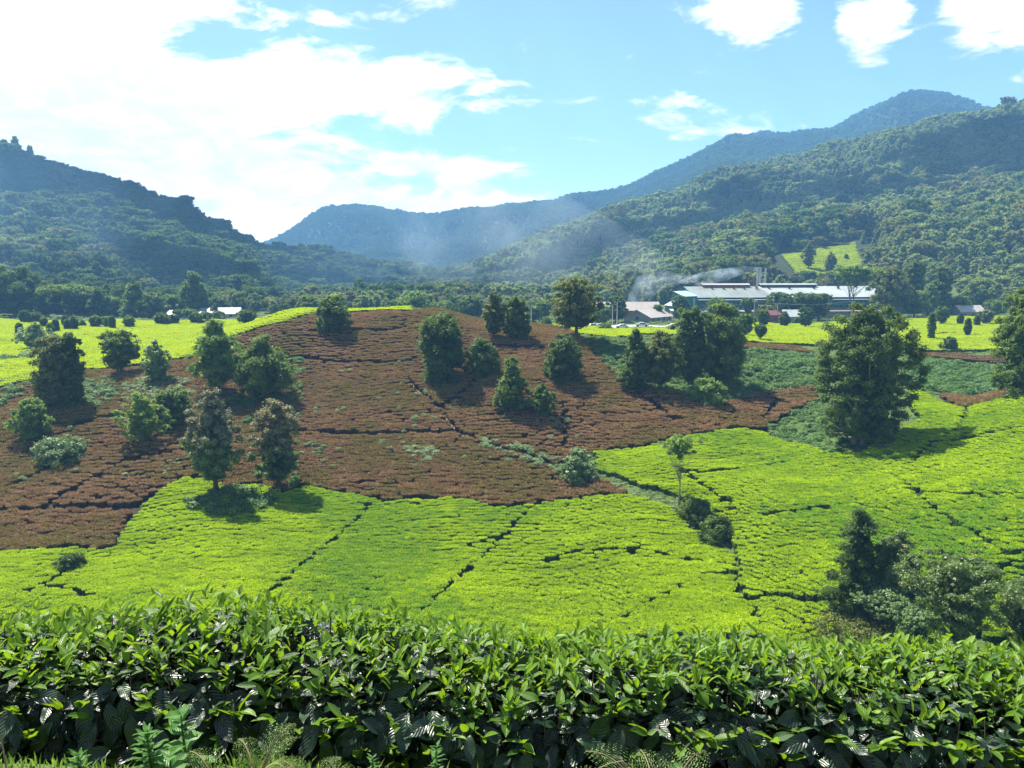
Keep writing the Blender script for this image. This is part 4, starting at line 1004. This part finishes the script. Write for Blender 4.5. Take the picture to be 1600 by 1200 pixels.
# pale yard and road behind the knoll
M_ROAD = plain('road_concrete', (.42,.42,.42), (.34,.34,.33), .3, .8)
def strip(name, a, b, wd, label, kind='structure', mat=M_ROAD, n=40, lift=.05):
    a = np.array(a); b = np.array(b); d = (b-a)/np.linalg.norm(b-a); nn = np.array([-d[1], d[0]]); P = a+(b-a)*np.linspace(0, 1, n)[:,None]
    V = []; 
    for k in (-.5, .5):
        Q = P+nn*wd*k; V.append(np.stack([Q[:,0], Q[:,1], hz(Q[:,0], Q[:,1])+lift], 1))
    V = np.concatenate(V); F = np.array([[i, i+1, n+i+1, n+i] for i in range(n-1)])
    obj(name, mesh_np(name, V, F[:,::-1], mat), label=label, cat=name, kind=kind)
strip('road', (float(ray_xy(790,505))*268, 268), (float(ray_xy(1100,505))*266, 266), 9, 'pale concrete road and yard beyond the brown knoll')
def pole(px, Y, h, label, arms=0, name='lamp_post', mat=M_WOODP):
    X = float(ray_xy(px, 500))*Y; z = float(hz(X, Y)); e = thing(name, label, 'pole', (X, Y, z))
    MB().tube([(0,0,-.3),(0,0,h)], [.17,.11], 8).build('post', mat, e)
    if arms: m_ = MB(); m_.box(-1.0, 1.0, -.07, .07, h-.55, h-.4); cr = m_.build('cross_arm', mat, e); [MB().tube([(x,0,h-.39),(x,0,h-.15)], [.05,.03], 6).build('insulator', M_WHITE, cr) for x in (-.85,0,.85)]
    else: m_ = MB(); m_.tube([(0,0,h-.1),(.3,0,h+.15),(1.0,0,h+.2)], [.06,.05,.05], 6); m_.box(.8, 1.35, -.14, .14, h+.1, h+.19); m_.build('lamp_arm', mat, e)
    return Vector((X, Y, z+h))
pole(957, 268, 7.2, 'shorter pale lamp post left of two beside the parked cars'); pole(964, 268, 8.2, 'taller pale lamp post right of two beside the parked cars')
pole(830, 275, 6.0, 'slim pale lamp post at the left of the concrete yard')
pa = pole(1178, 295, 8.4, 'wooden power pole in front of the factory lean-to', 1, 'power_pole'); pb = pole(1214, 296, 7.8, 'power pole beside the red brown hut', 1, 'power_pole', M_STEEL); pc = pole(1330, 305, 8.0, 'power pole hidden among trees at the right end of the factory', 1, 'power_pole')
def wire(a, b, sag, label):
    m_ = MB()
    for dx in (-.85, .85):
        m_.tube([a.lerp(b, s)+Vector((dx, 0, -.1-sag*4*s*(1-s))) for s in np.linspace(0, 1, 13)], .035, 5)
    m_.build('power_line', M_STEEL, label=label, cat='power line')
wire(pa, pb, .5, 'sagging power wires between the two left power poles'); wire(pb, pc, 1.0, 'sagging power wires in front of the three dark round trees')
M_GLASS = plain('car_glass', (.02,.025,.03), (.015,.02,.022), 1, .1, .6); M_TYRE = plain('tyre', (.015,.015,.015), (.02,.02,.02), 4, .9)
def car(px, Y, rotz, mat, label):
    X = float(ray_xy(px, 508))*Y; z = float(hz(X, Y))+.06; e = thing('parked_car', label, 'car', (X, Y, z), rotz, 'cars parked in the yard')
    prof = [(-2.1,.35),(-2.15,.75),(-1.9,.95),(-1.15,1.0),(-.55,1.42),(.75,1.45),(1.45,1.02),(2.05,.92),(2.15,.6),(2.1,.35)]
    m_ = MB(); n = len(prof); m_.poly([(x,-.82,zz) for x, zz in prof]+[(x,.82,zz) for x, zz in prof], [list(range(n))[::-1], list(range(n, 2*n))]+[[i,(i+1) % n,n+(i+1) % n,n+i] for i in range(n)])
    m_.build('body', mat, e)
    for s in (-1, 1):
        m_ = MB(); m_.poly([(-1.0,s*.828,1.03),(1.3,s*.828,1.03),(.7,s*.828,1.38),(-.5,s*.828,1.36)], [[0,1,2,3]] if s < 0 else [[3,2,1,0]]); m_.build('window', M_GLASS, e)
        for x in (-1.35, 1.35): MB().tube([(x,s*.62,.33),(x,s*.88,.33)], .33, 12).build('wheel', M_TYRE, e)
    return e
M_CARS = plain('car_silver', (.55,.56,.58), (.5,.51,.53), 1, .25, .5)
car(926, 258, R(8), M_WHITE, 'white car parked nearest the big round olive tree'); car(936, 259, R(5), M_CARS, 'silver car parked beside the white one at the yard end')
car(972, 258, R(0), M_WHITE, 'white car parked right of the pale lamp posts'); car(1003, 258, R(-6), M_CARS, 'silver car parked below the cream bungalow'); car(1052, 258, R(4), M_CARS, 'silver car parked near the stepped sheds')
# soil footpath showing through on the knoll
M_PATH = plain('footpath_soil', (.24,.15,.10), (.15,.095,.065), 1.5, .95)
P = PATHS_SHADOW_B[1]; pts = np.array(P); tt_ = np.linspace(0, len(P)-1, 60)
px_ = np.interp(tt_, range(len(P)), pts[:,0]); py_ = np.interp(tt_, range(len(P)), pts[:,1])
V = np.concatenate([np.stack([px_+s, py_, hz(px_+s, py_)+.06], 1) for s in (-.12, .12)])
obj('path', mesh_np('path', V, np.array([[i, 60+i, 61+i, i+1] for i in range(59)]), M_PATH), label='narrow pale soil footpath down the brown knoll', cat='path', kind='structure')
# ------------------------------------------------------------------ the clipped tea hedge and weeds in front of the camera
def big_leaf_mat(name, c0, c1, trans, tf, rough, spec, vein, bump):
    m, t = new_mat(name)
    a = t.new('ShaderNodeAttribute', attribute_name='luv'); s = t.new('ShaderNodeSeparateXYZ'); t.l.new(a.outputs['Vector'], s.inputs[0])
    u, v, ti = s.outputs; av = t.m('ABSOLUTE', v)
    col = t.mix(ti, c0, c1)
    nz = t.noise(t.new('ShaderNodeNewGeometry').outputs['Position'], 60, 3); col = t.mix(t.m('MULTIPLY', nz, .35), col, tuple(x*.55 for x in c0))
    rib = t.sstep(av, .0, .09, 1.0, 0.0)
    ph = t.m('SUBTRACT', t.m('MULTIPLY', u, 8.0), t.m('MULTIPLY', av, 2.4)); sn = t.m('SINE', t.m('MULTIPLY', ph, 6.2832))
    side = t.sstep(sn, .80, 1.0)
    col = t.mix(t.m('MULTIPLY', t.m('MAXIMUM', rib, t.m('MULTIPLY', side, .45)), .5), col, vein)
    p = t.new('ShaderNodeBsdfPrincipled'); t.put(p.inputs['Base Color'], col); p.inputs['Roughness'].default_value = rough; p.inputs['Specular IOR Level'].default_value = spec
    b = t.new('ShaderNodeBump'); b.inputs['Strength'].default_value = bump; b.inputs['Distance'].default_value = .004
    hgt = t.m('SUBTRACT', t.m('MULTIPLY', t.m('ADD', sn, t.m('MULTIPLY', nz, .6)), -.5), rib); t.l.new(hgt, b.inputs['Height']); t.l.new(b.outputs[0], p.inputs['Normal'])
    tr = t.new('ShaderNodeBsdfTranslucent'); t.put(tr.inputs[0], t.mix(.6, col, trans)); mx = t.new('ShaderNodeMixShader'); mx.inputs[0].default_value = tf
    t.l.new(p.outputs[0], mx.inputs[1]); t.l.new(tr.outputs[0], mx.inputs[2]); t.l.new(mx.outputs[0], t.out.inputs[0]); return m
M_YOUNG = big_leaf_mat('tea_leaf_young', (.022,.075,.008), (.155,.290,.012), (.34,.53,.015), .34, .42, .32, (.16,.27,.03), .30)
M_OLD = big_leaf_mat('tea_leaf_old', (.004,.016,.006), (.016,.048,.013), (.04,.10,.015), .05, .36, .45, (.022,.052,.018), .4)  # darkened further to put the shade of the hedge front into the colour
M_STEM = plain('tea_stem', (.07,.06,.03), (.04,.03,.018), 30, .8)
def leaf_tpl(nu=8, curl=.25, fold=.25, wav=.0, wid=.40):
    u = np.linspace(0, 1, nu+1); v = np.linspace(-1, 1, 5)
    U, Vv = np.meshgrid(u, v, indexing='ij')
    wv = wid*np.sin(np.pi*np.clip(U, .0, 1)**.92)**.78*(1-.12*U); wv[0] = .03; wv[-1] = .004
    x = U-0.0; y = Vv*wv; z = -curl*U**2+fold*np.abs(y)+wav*np.sin(U*9)*np.abs(Vv)*.06
    P = np.stack([x, y, z], -1).reshape(-1, 3); n = 5
    F = np.array([[i*n+j, (i+1)*n+j, (i+1)*n+j+1, i*n+j+1] for i in range(nu) for j in range(4)])
    return P, F, np.stack([U.ravel(), Vv.ravel()], 1)
def leaves_mesh(name, r, base, dirn, upv, length, mat, tint, tpls):
    """base points, growth directions, rough up vectors -> one mesh of shaped leaves"""
    x = unit(dirn); y = unit(np.cross(upv, x)); z = np.cross(x, y)
    k = r.integers(0, len(tpls), len(base)); Vs, Fs, As = [], [], []; o = 0
    for i, (P, F, UV) in enumerate(tpls):
        s = np.nonzero(k == i)[0]
        if not len(s): continue
        W = base[s][:,None]+length[s][:,None,None]*(P[None,:,0:1]*x[s][:,None]+P[None,:,1:2]*y[s][:,None]+P[None,:,2:3]*z[s][:,None])
        Vs.append(W.reshape(-1, 3)); Fs.append((F[None]+(np.arange(len(s))*len(P))[:,None,None]+o).reshape(-1, 4)); o += len(s)*len(P)
        As.append(np.concatenate([np.broadcast_to(UV[None], (len(s), *UV.shape)), np.broadcast_to(tint[s][:,None,None], (len(s), len(UV), 1))], -1).reshape(-1, 3))
    return mesh_np(name, np.concatenate(Vs), np.concatenate(Fs), mat, {'luv': np.concatenate(As)}, True)
hr = np.random.default_rng(5)
HX0, HX1, HYF, HYB = -3.2, 3.3, 2.23, 3.15
def htop(X, Y):                              # the clipped table of the hedge dips to the right
    return (np.interp(X, [-3.2,-1.75,-1.1,-.45,0,.6,1.2,1.8,3.3], [-1.27,-1.225,-1.165,-1.25,-1.305,-1.315,-1.32,-1.36,-1.39])
            +(vnoise(X*2.6, Y*2.6, 8)-.5)*.07-.05*np.clip((HYF+.12-Y)/.12, 0, 1)-.62*np.clip(Y-2.66, 0, 1))
hedge = thing('tea_hedge', 'clipped tea hedge with glossy dark leaves and yellow green tips across the foreground', 'hedge', (0, 2.5, -1.75))
hoff = np.array([0, 2.5, -1.75])
def hobj(name, me): return obj(name, me, hedge)
YT = [leaf_tpl(6, c, f, w_, wd) for c, f, w_, wd in ((.10,.45,0,.20),(.25,.35,.5,.23),(-.05,.5,0,.18),(.35,.3,.6,.24))]
OT = [leaf_tpl(8, c, f, w_, wd) for c, f, w_, wd in ((.30,.25,1,.23),(.15,.3,1,.25),(.45,.2,1.4,.22),(.22,.4,.8,.24))]
# shoots on the table: a bud and two to four young leaves
n = 4700; X = hr.uniform(HX0, HX1, n); Y = HYF+.02+hr.random(n)**.9*(HYB-HYF); Z = htop(X, Y)+hr.normal(size=n)*.028
B, D, U, L, T = [], [], [], [], []
lean = hr.normal(size=(n, 2))*.22
for q in range(4):
    m_ = hr.random(n) < (.95, .95, .8, .55)[q]; s = np.nonzero(m_)[0]; a = hr.random(len(s))*6.28+q*2.2
    up = (1.9, 1.05, .5, .2)[q]; d = np.stack([np.cos(a)+lean[s,0], np.sin(a)+lean[s,1], np.full(len(s), up)+hr.normal(size=len(s))*.25], 1)
    B.append(np.stack([X[s], Y[s], Z[s]-.016*q+.02], 1)); D.append(d); U.append(np.stack([-np.cos(a)*up, -np.sin(a)*up, np.ones(len(s))], 1)+hr.normal(size=(len(s), 3))*.2)
    L.append(hr.uniform(.034, .066, len(s))*(.75, .95, 1.1, 1.2)[q]); T.append(np.clip(hr.normal((.92,.62,.3,.12)[q], .2, len(s)), 0, 1))
# young shoots poking out of the front face
n2 = 300; X2 = hr.uniform(HX0, HX1, n2); Z2 = htop(X2, HYF)-.02-hr.random(n2)**2.6*.36; Y2 = HYF-.02-hr.random(n2)*.05
for q in range(3):
    a = hr.normal(size=n2)*.9-1.57; B.append(np.stack([X2, Y2, Z2], 1)); d = np.stack([np.cos(a), np.sin(a)*.8, hr.uniform(.1, 1.1, n2)], 1); D.append(d)
    U.append(np.tile([0, 0, 1.], (n2, 1))+hr.normal(size=(n2, 3))*.3); L.append(hr.uniform(.040, .075, n2)); T.append(np.clip(hr.normal(.45, .25, n2), 0, 1))
cat_ = lambda l: np.concatenate(l)
hobj('young_leaves', leaves_mesh('young_leaves', hr, cat_(B)-hoff, cat_(D), cat_(U), cat_(L), M_YOUNG, cat_(T), YT))
# mature leaves: a layer under the shoots, and drooping glossy ones on the front face
n = 7600; X = hr.uniform(HX0, HX1, n); Y = HYF+hr.random(n)*(HYB-HYF); Z = htop(X, Y)-.02-hr.random(n)**1.3*.12
a = hr.random(n)*6.28; B = [np.stack([X, Y, Z], 1)]; D = [np.stack([np.cos(a), np.sin(a), hr.uniform(-.25, .6, n)], 1)]; U = [np.tile([0, 0, 1.], (n, 1))+hr.normal(size=(n, 3))*.3]
L = [hr.uniform(.060, .100, n)]; T = [np.clip(hr.normal(.5, .25, n), 0, 1)]
n = 2400; X = hr.uniform(HX0, HX1, n); dz = hr.random(n)**1.35*.46; Z = htop(X, HYF)-dz; Y = HYF+.02+hr.normal(size=n)*.045-.03*np.sin(dz*7)
a = -1.57+hr.normal(size=n)*.85; B.append(np.stack([X, Y, Z], 1)); D.append(np.stack([np.cos(a), np.sin(a)*.75, hr.normal(-.55, .45, n)], 1))
U.append(np.stack([np.zeros(n), np.full(n, -.9), np.full(n, .8)], 1)+hr.normal(size=(n, 3))*.25); L.append(hr.uniform(.070, .122, n)); T.append(np.clip(hr.normal(.3, .25, n), 0, 1))
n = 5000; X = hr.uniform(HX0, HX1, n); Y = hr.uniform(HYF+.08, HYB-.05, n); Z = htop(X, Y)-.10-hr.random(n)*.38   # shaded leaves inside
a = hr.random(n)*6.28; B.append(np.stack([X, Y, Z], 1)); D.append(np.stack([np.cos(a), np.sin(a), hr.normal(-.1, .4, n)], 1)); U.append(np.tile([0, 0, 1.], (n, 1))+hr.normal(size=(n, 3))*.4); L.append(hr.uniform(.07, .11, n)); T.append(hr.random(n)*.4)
hobj('mature_leaves', leaves_mesh('mature_leaves', hr, cat_(B)-hoff, cat_(D), cat_(U), cat_(L), M_OLD, cat_(T), OT))
st = MB()
for i in range(70):
    x = hr.uniform(HX0, HX1); y = hr.uniform(HYF+.2, HYF+.5); st.tube(np.array([(x,y,-1.8),(x+hr.normal()*.04,y+hr.normal()*.04,-1.68),(x+hr.normal()*.08,y+hr.normal()*.06,-1.52)])-hoff, [.022,.017,.012], 7)
    for j in range(5):
        b0 = np.array([x+hr.normal()*.06, y+hr.normal()*.05, hr.uniform(-1.7,-1.55)]); e0 = b0+np.array([hr.normal()*.18, hr.normal()*.12-.03, hr.uniform(.10,.20)])
        st.tube(np.array([b0, b0*.5+e0*.5+hr.normal(size=3)*.025, e0])-hoff, [.010,.007,.003], 5)
for i in range(0, 900):
    x = hr.uniform(HX0, HX1); y = hr.uniform(HYF, HYB); z = float(htop(np.array([x]), np.array([y]))[0]); st.tube(np.array([(x+hr.normal()*.02,y+hr.normal()*.02,z-.14),(x,y,z+.03)])-hoff, [.0028,.0016], 4, False)
hobj('stems', st.mesh('stems', M_STEM, True))
# --- grass and weeds at the foot of the hedge
M_GRASS = leaf_mat('grass_blade', (.06,.13,.02), (.16,.27,.045), (.28,.45,.05), .35, .5, .3, 2.0, .5)
M_FERN = leaf_mat('fern_frond', (.07,.14,.03), (.19,.28,.075), (.28,.42,.08), .35, .5, .3, 3.0, .4)
M_HERB = leaf_mat('herb_leaf', (.04,.12,.02), (.11,.25,.05), (.2,.42,.05), .35, .45, .35, 3.0, .4)
M_DRY = plain('dry_stalk', (.25,.20,.10), (.16,.12,.06), 20, .8)
def blades(n, xs, ys, hs, r, lean=.8, wd=.0028):
    h = hs*r.uniform(.6, 1.4, n); a = r.random(n)*6.28; ln = lean*h*r.random(n); b = np.stack([xs, ys, hz(xs, ys)-.004], 1)
    d = np.stack([np.cos(a)*ln, np.sin(a)*ln, h], 1); s = np.stack([-np.sin(a), np.cos(a), np.zeros(n)], 1)*wd*r.uniform(.7, 1.5, n)[:,None]
    m = b+d*np.array([.35, .35, .62]); V = np.stack([b-s, b+s, m+s*.8, m-s*.8, b+d], 1).reshape(-1, 3); o = np.arange(n)[:,None]*5
    return V, [o+np.array([[0,1,2,3]]), o+np.array([[3,2,4]])], np.repeat(r.random(n), 5)
n = 16000; gx = hr.uniform(-2.4, 2.4, n); gy = hr.uniform(1.45, 2.18, n); dens = np.where(gx < -.55, 1, .16)*(.4+.9*vnoise(gx*4, gy*4, 9)); k = hr.random(n) < dens; gx, gy = gx[k], gy[k]
hh = np.where(gx < -.6, .040, .035)*(.6+.9*vnoise(gx*3, gy*3, 12)); V, F, T = blades(len(gx), gx, gy, hh, hr)
obj('grass', mesh_np('grass', V, F, M_GRASS, {'tint': T}), kind='stuff', label='short green grass along the foot of the hedge', cat='grass')
def on_ground(px, Y):
    x = float(ray_xy(px, 1180))*Y; return x, Y, float(hz(x, Y))-.005
def fern(px, Y, h, label, seed, nf=6):
    r = np.random.default_rng(seed); e = thing('fern', label, 'fern', on_ground(px, Y))
    for f in range(nf):
        a = r.uniform(0, 6.28); ln = h*r.uniform(.8, 1.25); s = np.linspace(0, 1, 16); out = ln*.75*s**1.1; z = ln*(1.15*s-.62*s**2.4)
        P = np.stack([np.cos(a)*out, np.sin(a)*out, z], 1); t = unit(np.gradient(P, axis=0)); sd = unit(np.cross(t, [0, 0, 1.])); parts = []
        for i in range(3, 16):
            w_ = ln*.26*np.sin(np.pi*min(.98, (s[i]*.86+.14)))**.8
            for sg in (-1, 1):
                for q in np.linspace(.12, 1, 7):                       # leaflets of one pinna
                    c = P[i]+sg*sd[i]*w_*q+t[i]*w_*.25*q; l_ = w_*.17*(1.15-q*.75); dv = unit(t[i]*.8+sg*sd[i]*.5)
                    for g in (-1, 1):
                        dd = unit(dv*.4+g*t[i]*.9+sg*sd[i]*.2); p1 = c+dd*l_; sv = np.cross(dd, np.cross(sd[i], t[i]))*l_*.3
                        parts.append(np.stack([c-sv*.5, c+sv*.5, p1+sv*.2, p1-sv*.2]))
        V = np.array(parts).reshape(-1, 3)+r.normal(size=(len(parts)*4, 3))*.001
        fm = mesh_np('frond', V, np.arange(len(V)).reshape(-1, 4), M_FERN, {'tint': np.repeat(r.random(len(parts))*.8+.1, 4)})
        fo = obj('frond', fm, e); MB().tube(P, np.linspace(.0035, .001, 16), 4).build('stalk', M_DRY, fo)
def herb(px, Y, h, label, seed, lw=.3, ll=.09, nl=9, mat=None, per=3, broad=False, name='weed'):
    r = np.random.default_rng(seed); e = thing(name, label, 'weed', on_ground(px, Y)); s = np.linspace(0, 1, 9)
    P = np.stack([np.sin(s*2+seed)*.03*h, np.cos(s*1.7+seed)*.03*h, s*h], 1); MB().tube(P, np.linspace(.005, .002, 9), 6).build('stem', M_HERB, e)
    B, D, L = [], [], []
    for i in range(nl):
        f = .18+.82*i/(nl-1)
        for q in range(per):
            a = i*2.4+q*6.28/per+r.normal()*.2; B.append([np.interp(f, s, P[:,j]) for j in range(3)]); D.append([np.cos(a), np.sin(a), .35+.5*f+r.normal()*.2]); L.append(ll*(1.15-.55*f)*r.uniform(.8, 1.2))
    tp = [leaf_tpl(7, .4, .3, 1, lw), leaf_tpl(7, .25, .35, 1, lw*1.1)]; B = np.array(B); D = np.array(D)
    obj('leaves', leaves_mesh('leaves', r, B, D, np.tile([0, 0, 1.], (len(B), 1))+r.normal(size=(len(B), 3))*.2, np.array(L), M_HERBL if mat is None else mat, np.clip(r.normal(.5, .25, len(B)), 0, 1), tp), e)
M_HERBL = big_leaf_mat('herb_leaf_big', (.045,.13,.022), (.11,.26,.05), (.2,.42,.05), .35, .45, .35, (.10,.22,.06), .4)
herb(232, 1.90, .165, 'upright weed with narrow pointed leaves at the lower left', 1, .13, .06, 11, per=5)
herb(290, 2.0, .18, 'tall broad leaved weed reaching up into the hedge', 2, .36, .07, 8, per=2)
herb(268, 1.86, .13, 'low broad leaved weed in front of the tall broad leaved one', 3, .34, .065, 5, per=3)
herb(122, 1.88, .11, 'bushy low weed in the grass near the lower left corner', 4, .14, .05, 9, per=5)
herb(190, 1.86, .08, 'small leafy weed in the grass right of the bushy low weed', 9, .16, .06, 7, per=4)
herb(60, 1.84, .07, 'tiny leafy weed in the grass at the lower left corner', 10, .2, .05, 6, per=4)
herb(680, 1.90, .15, 'thin weed with small pale leaves under the middle of the hedge', 5, .16, .035, 12, per=3)
herb(580, 1.90, .10, 'tiny thin weed under the middle of the hedge', 6, .16, .03, 10, per=3)
herb(1062, 1.88, .17, 'small round leaved weed right of the ferns', 7, .40, .05, 8, per=3)
herb(1085, 1.86, .13, 'low round leaved weed at the right end of the ferns', 8, .40, .05, 7, per=3)
fern(345, 1.86, .15, 'pale green fern leftmost at the foot of the hedge', 21, 7); fern(400, 1.92, .16, 'taller fern with a raised frond beside the leftmost fern', 22, 5)
fern(485, 1.86, .16, 'pale fern with arching fronds right of the taller one', 23, 6); fern(985, 1.86, .20, 'green fern at the foot of the hedge right of the middle', 24, 6); fern(1035, 1.92, .24, 'tall fern with a standing frond right of the middle', 25, 5)
for px, Y, h, lab in ((905,1.84,.24,'bent dry grass stalk left of the green fern'),(930,1.88,.20,'arched dry grass stalk beside the green fern'),(840,1.82,.15,'short dry grass stalk under the hedge'),(8,1.86,.26,'dry twig standing at the left edge')):
    r = np.random.default_rng(int(px)); x, y, z = on_ground(px, Y); e = thing('grass_stalk', lab, 'grass stalk', (x, y, z)); s = np.linspace(0, 1, 10); g = 1 if px > 850 else -.3
    MB().tube(np.stack([g*h*.45*s**3, 0*s, h*(1.25*s-.35*s**3.2)], 1), np.linspace(.0028, .0012, 10), 5).build('stalk', M_DRY, e)
    tip = np.array([g*h*.45, 0, h*.9]); MB().tube([tip, tip+[.01*g, 0, -.012], tip+[.014*g, 0, -.03]], [.002,.005,.001], 5).build('seed_head', M_DRY, e)
# ------------------------------------------------------------------ smoke and haze
def smoke(name, pts, rad, dens, label, col=(.68,.86,1.0), soft=.16):
    """a real volume of smoke inside a drifting tube"""
    m, t = new_mat(name+'_volume'); tc = t.new('ShaderNodeTexCoord'); a = NT
    nz = t.noise(tc.outputs['Object'], soft, 4.0, .6, .6)
    pv = t.new('ShaderNodeVolumePrincipled'); pv.inputs['Color'].default_value = (*col, 1); pv.inputs['Anisotropy'].default_value = .0
    t.put(pv.inputs['Density'], t.m('MULTIPLY', t.sstep(nz, .38, .72), dens)); t.l.new(pv.outputs[0], t.out.inputs['Volume'])
    mb = MB(); mb.tube(pts, rad, 14); o = mb.build(name, m, smooth=True, label=label, cat='smoke', kind='stuff'); return o
cx, cyy, cz = fx0+35*math.cos(R(7))-19*math.sin(R(7)), 320+19+4, fz+20.4
smoke('smoke', [(cx+1,cyy,cz),(cx-6,cyy,cz-.5),(cx-14,cyy+2,cz-2.6),(cx-24,cyy+4,cz-4.8),(cx-34,cyy+6,cz-6)], [.3,1.6,2.8,3.4,.4], .26, 'blue smoke drifting left from the factory chimneys')
smoke('smoke', [(cx-22,cyy+6,cz-4.5),(cx-40,cyy+8,cz-4.5),(cx-48,cyy+8,cz-8),(cx-52,cyy+8,cz-14),(cx-56,cyy+6,cz-19)], [.4,4,6,4.5,.6], .08, 'blue smoke sinking behind the left end of the factory')
vx = lambda px, Y: float(ray_xy(px, 430))*Y
smoke('smoke', [(vx(1060,400),400,0),(vx(970,430),430,8),(vx(860,480),480,18),(vx(730,540),540,22),(vx(570,580),580,18),(vx(440,600),600,12)], [4,18,32,38,32,8], .0046, 'pale blue smoke haze lying across the valley behind the knoll', soft=.035)
smoke('mist', [(vx(-700,425),425,14),(vx(-200,425),425,20),(vx(60,428),428,20),(vx(280,432),432,10),(vx(480,445),445,0),(vx(640,470),470,0)], [20,66,66,58,44,10], .0026, 'blue mist lying against the foot of the left mountain', col=(.30,.60,1.0), soft=.012)
hz_m, t = new_mat('haze_air')
pv = t.new('ShaderNodeVolumePrincipled'); pv.inputs['Color'].default_value = (.24,.56,1.0,1); pv.inputs['Density'].default_value = HAZE; pv.inputs['Anisotropy'].default_value = .0
t.l.new(pv.outputs[0], t.out.inputs['Volume'])
zmin = float(GZ.min())-1.0; zmax = float(GZ[(GY < 2700) & (np.abs(GX) < 2400)].max())+40
m_ = MB(); m_.box(-2400, 2400, -40, 2700, zmin, zmax); m_.build('haze', hz_m, label='thin blue haze filling the valley', cat='haze', kind='stuff')
print('haze box', zmin, zmax)

# unseen cumulus: one added to darken the left mountain, two inferred from hillside shadows
M_CLOUD = plain('cloud_white', (.80,.80,.80), (.80,.80,.80), .01, 1.0, 0.0)
def cloud(target, rx, ry, label, seed, nb=46):
    """a heap of billows, flat below, standing on the sun's line above the target point"""
    r = np.random.default_rng(seed); zc = 950.0; k = (zc-target[2])/_sd.z; cx_, cy_ = target[0]+_sd.x*k, target[1]+_sd.y*k
    nu, nv = 20, 12; V, F = [], []; o = 0
    for i in range(nb):
        a = r.random()*6.28; q = math.sqrt(r.random()); s = r.uniform(.16, .34)*min(rx, ry)*(1.25-q*.75)
        c = np.array([cx_+math.cos(a)*q*rx, cy_+math.sin(a)*q*ry, zc+s*.3])
        u, v = np.meshgrid(np.arange(nu)*2*np.pi/nu, np.linspace(.02, np.pi-.02, nv)); d = np.stack([np.cos(u)*np.sin(v), np.sin(u)*np.sin(v), np.cos(v)], -1).reshape(-1, 3)
        w_ = 1+.22*np.sin(d[:,0]*5+i)*np.sin(d[:,1]*4+2*i)+.12*np.sin(d[:,2]*9+i*3)
        P = c+d*(s*w_)[:,None]; P[:,2] = np.where(P[:,2] < zc, zc+(P[:,2]-zc)*.25, P[:,2]); V.append(P)
        f = np.array([[j*nu+m, j*nu+(m+1) % nu, (j+1)*nu+(m+1) % nu, (j+1)*nu+m] for j in range(nv-1) for m in range(nu)]); F.append(f+o); o += nu*nv
    obj('cloud', mesh_np('cloud', np.concatenate(V), F, M_CLOUD, None, True), label=label, cat='cloud', kind='stuff')
cloud((-330, 660, 60), 340, 240, 'unseen broken white cloud added to darken the left mountain', 1, 11)
cloud((420, 760, 90), 230, 105, 'white cloud high over the right hillside', 2, 60)
cloud((150, 800, 40), 240, 95, 'long white cloud high over the middle of the right hillside', 3, 60)
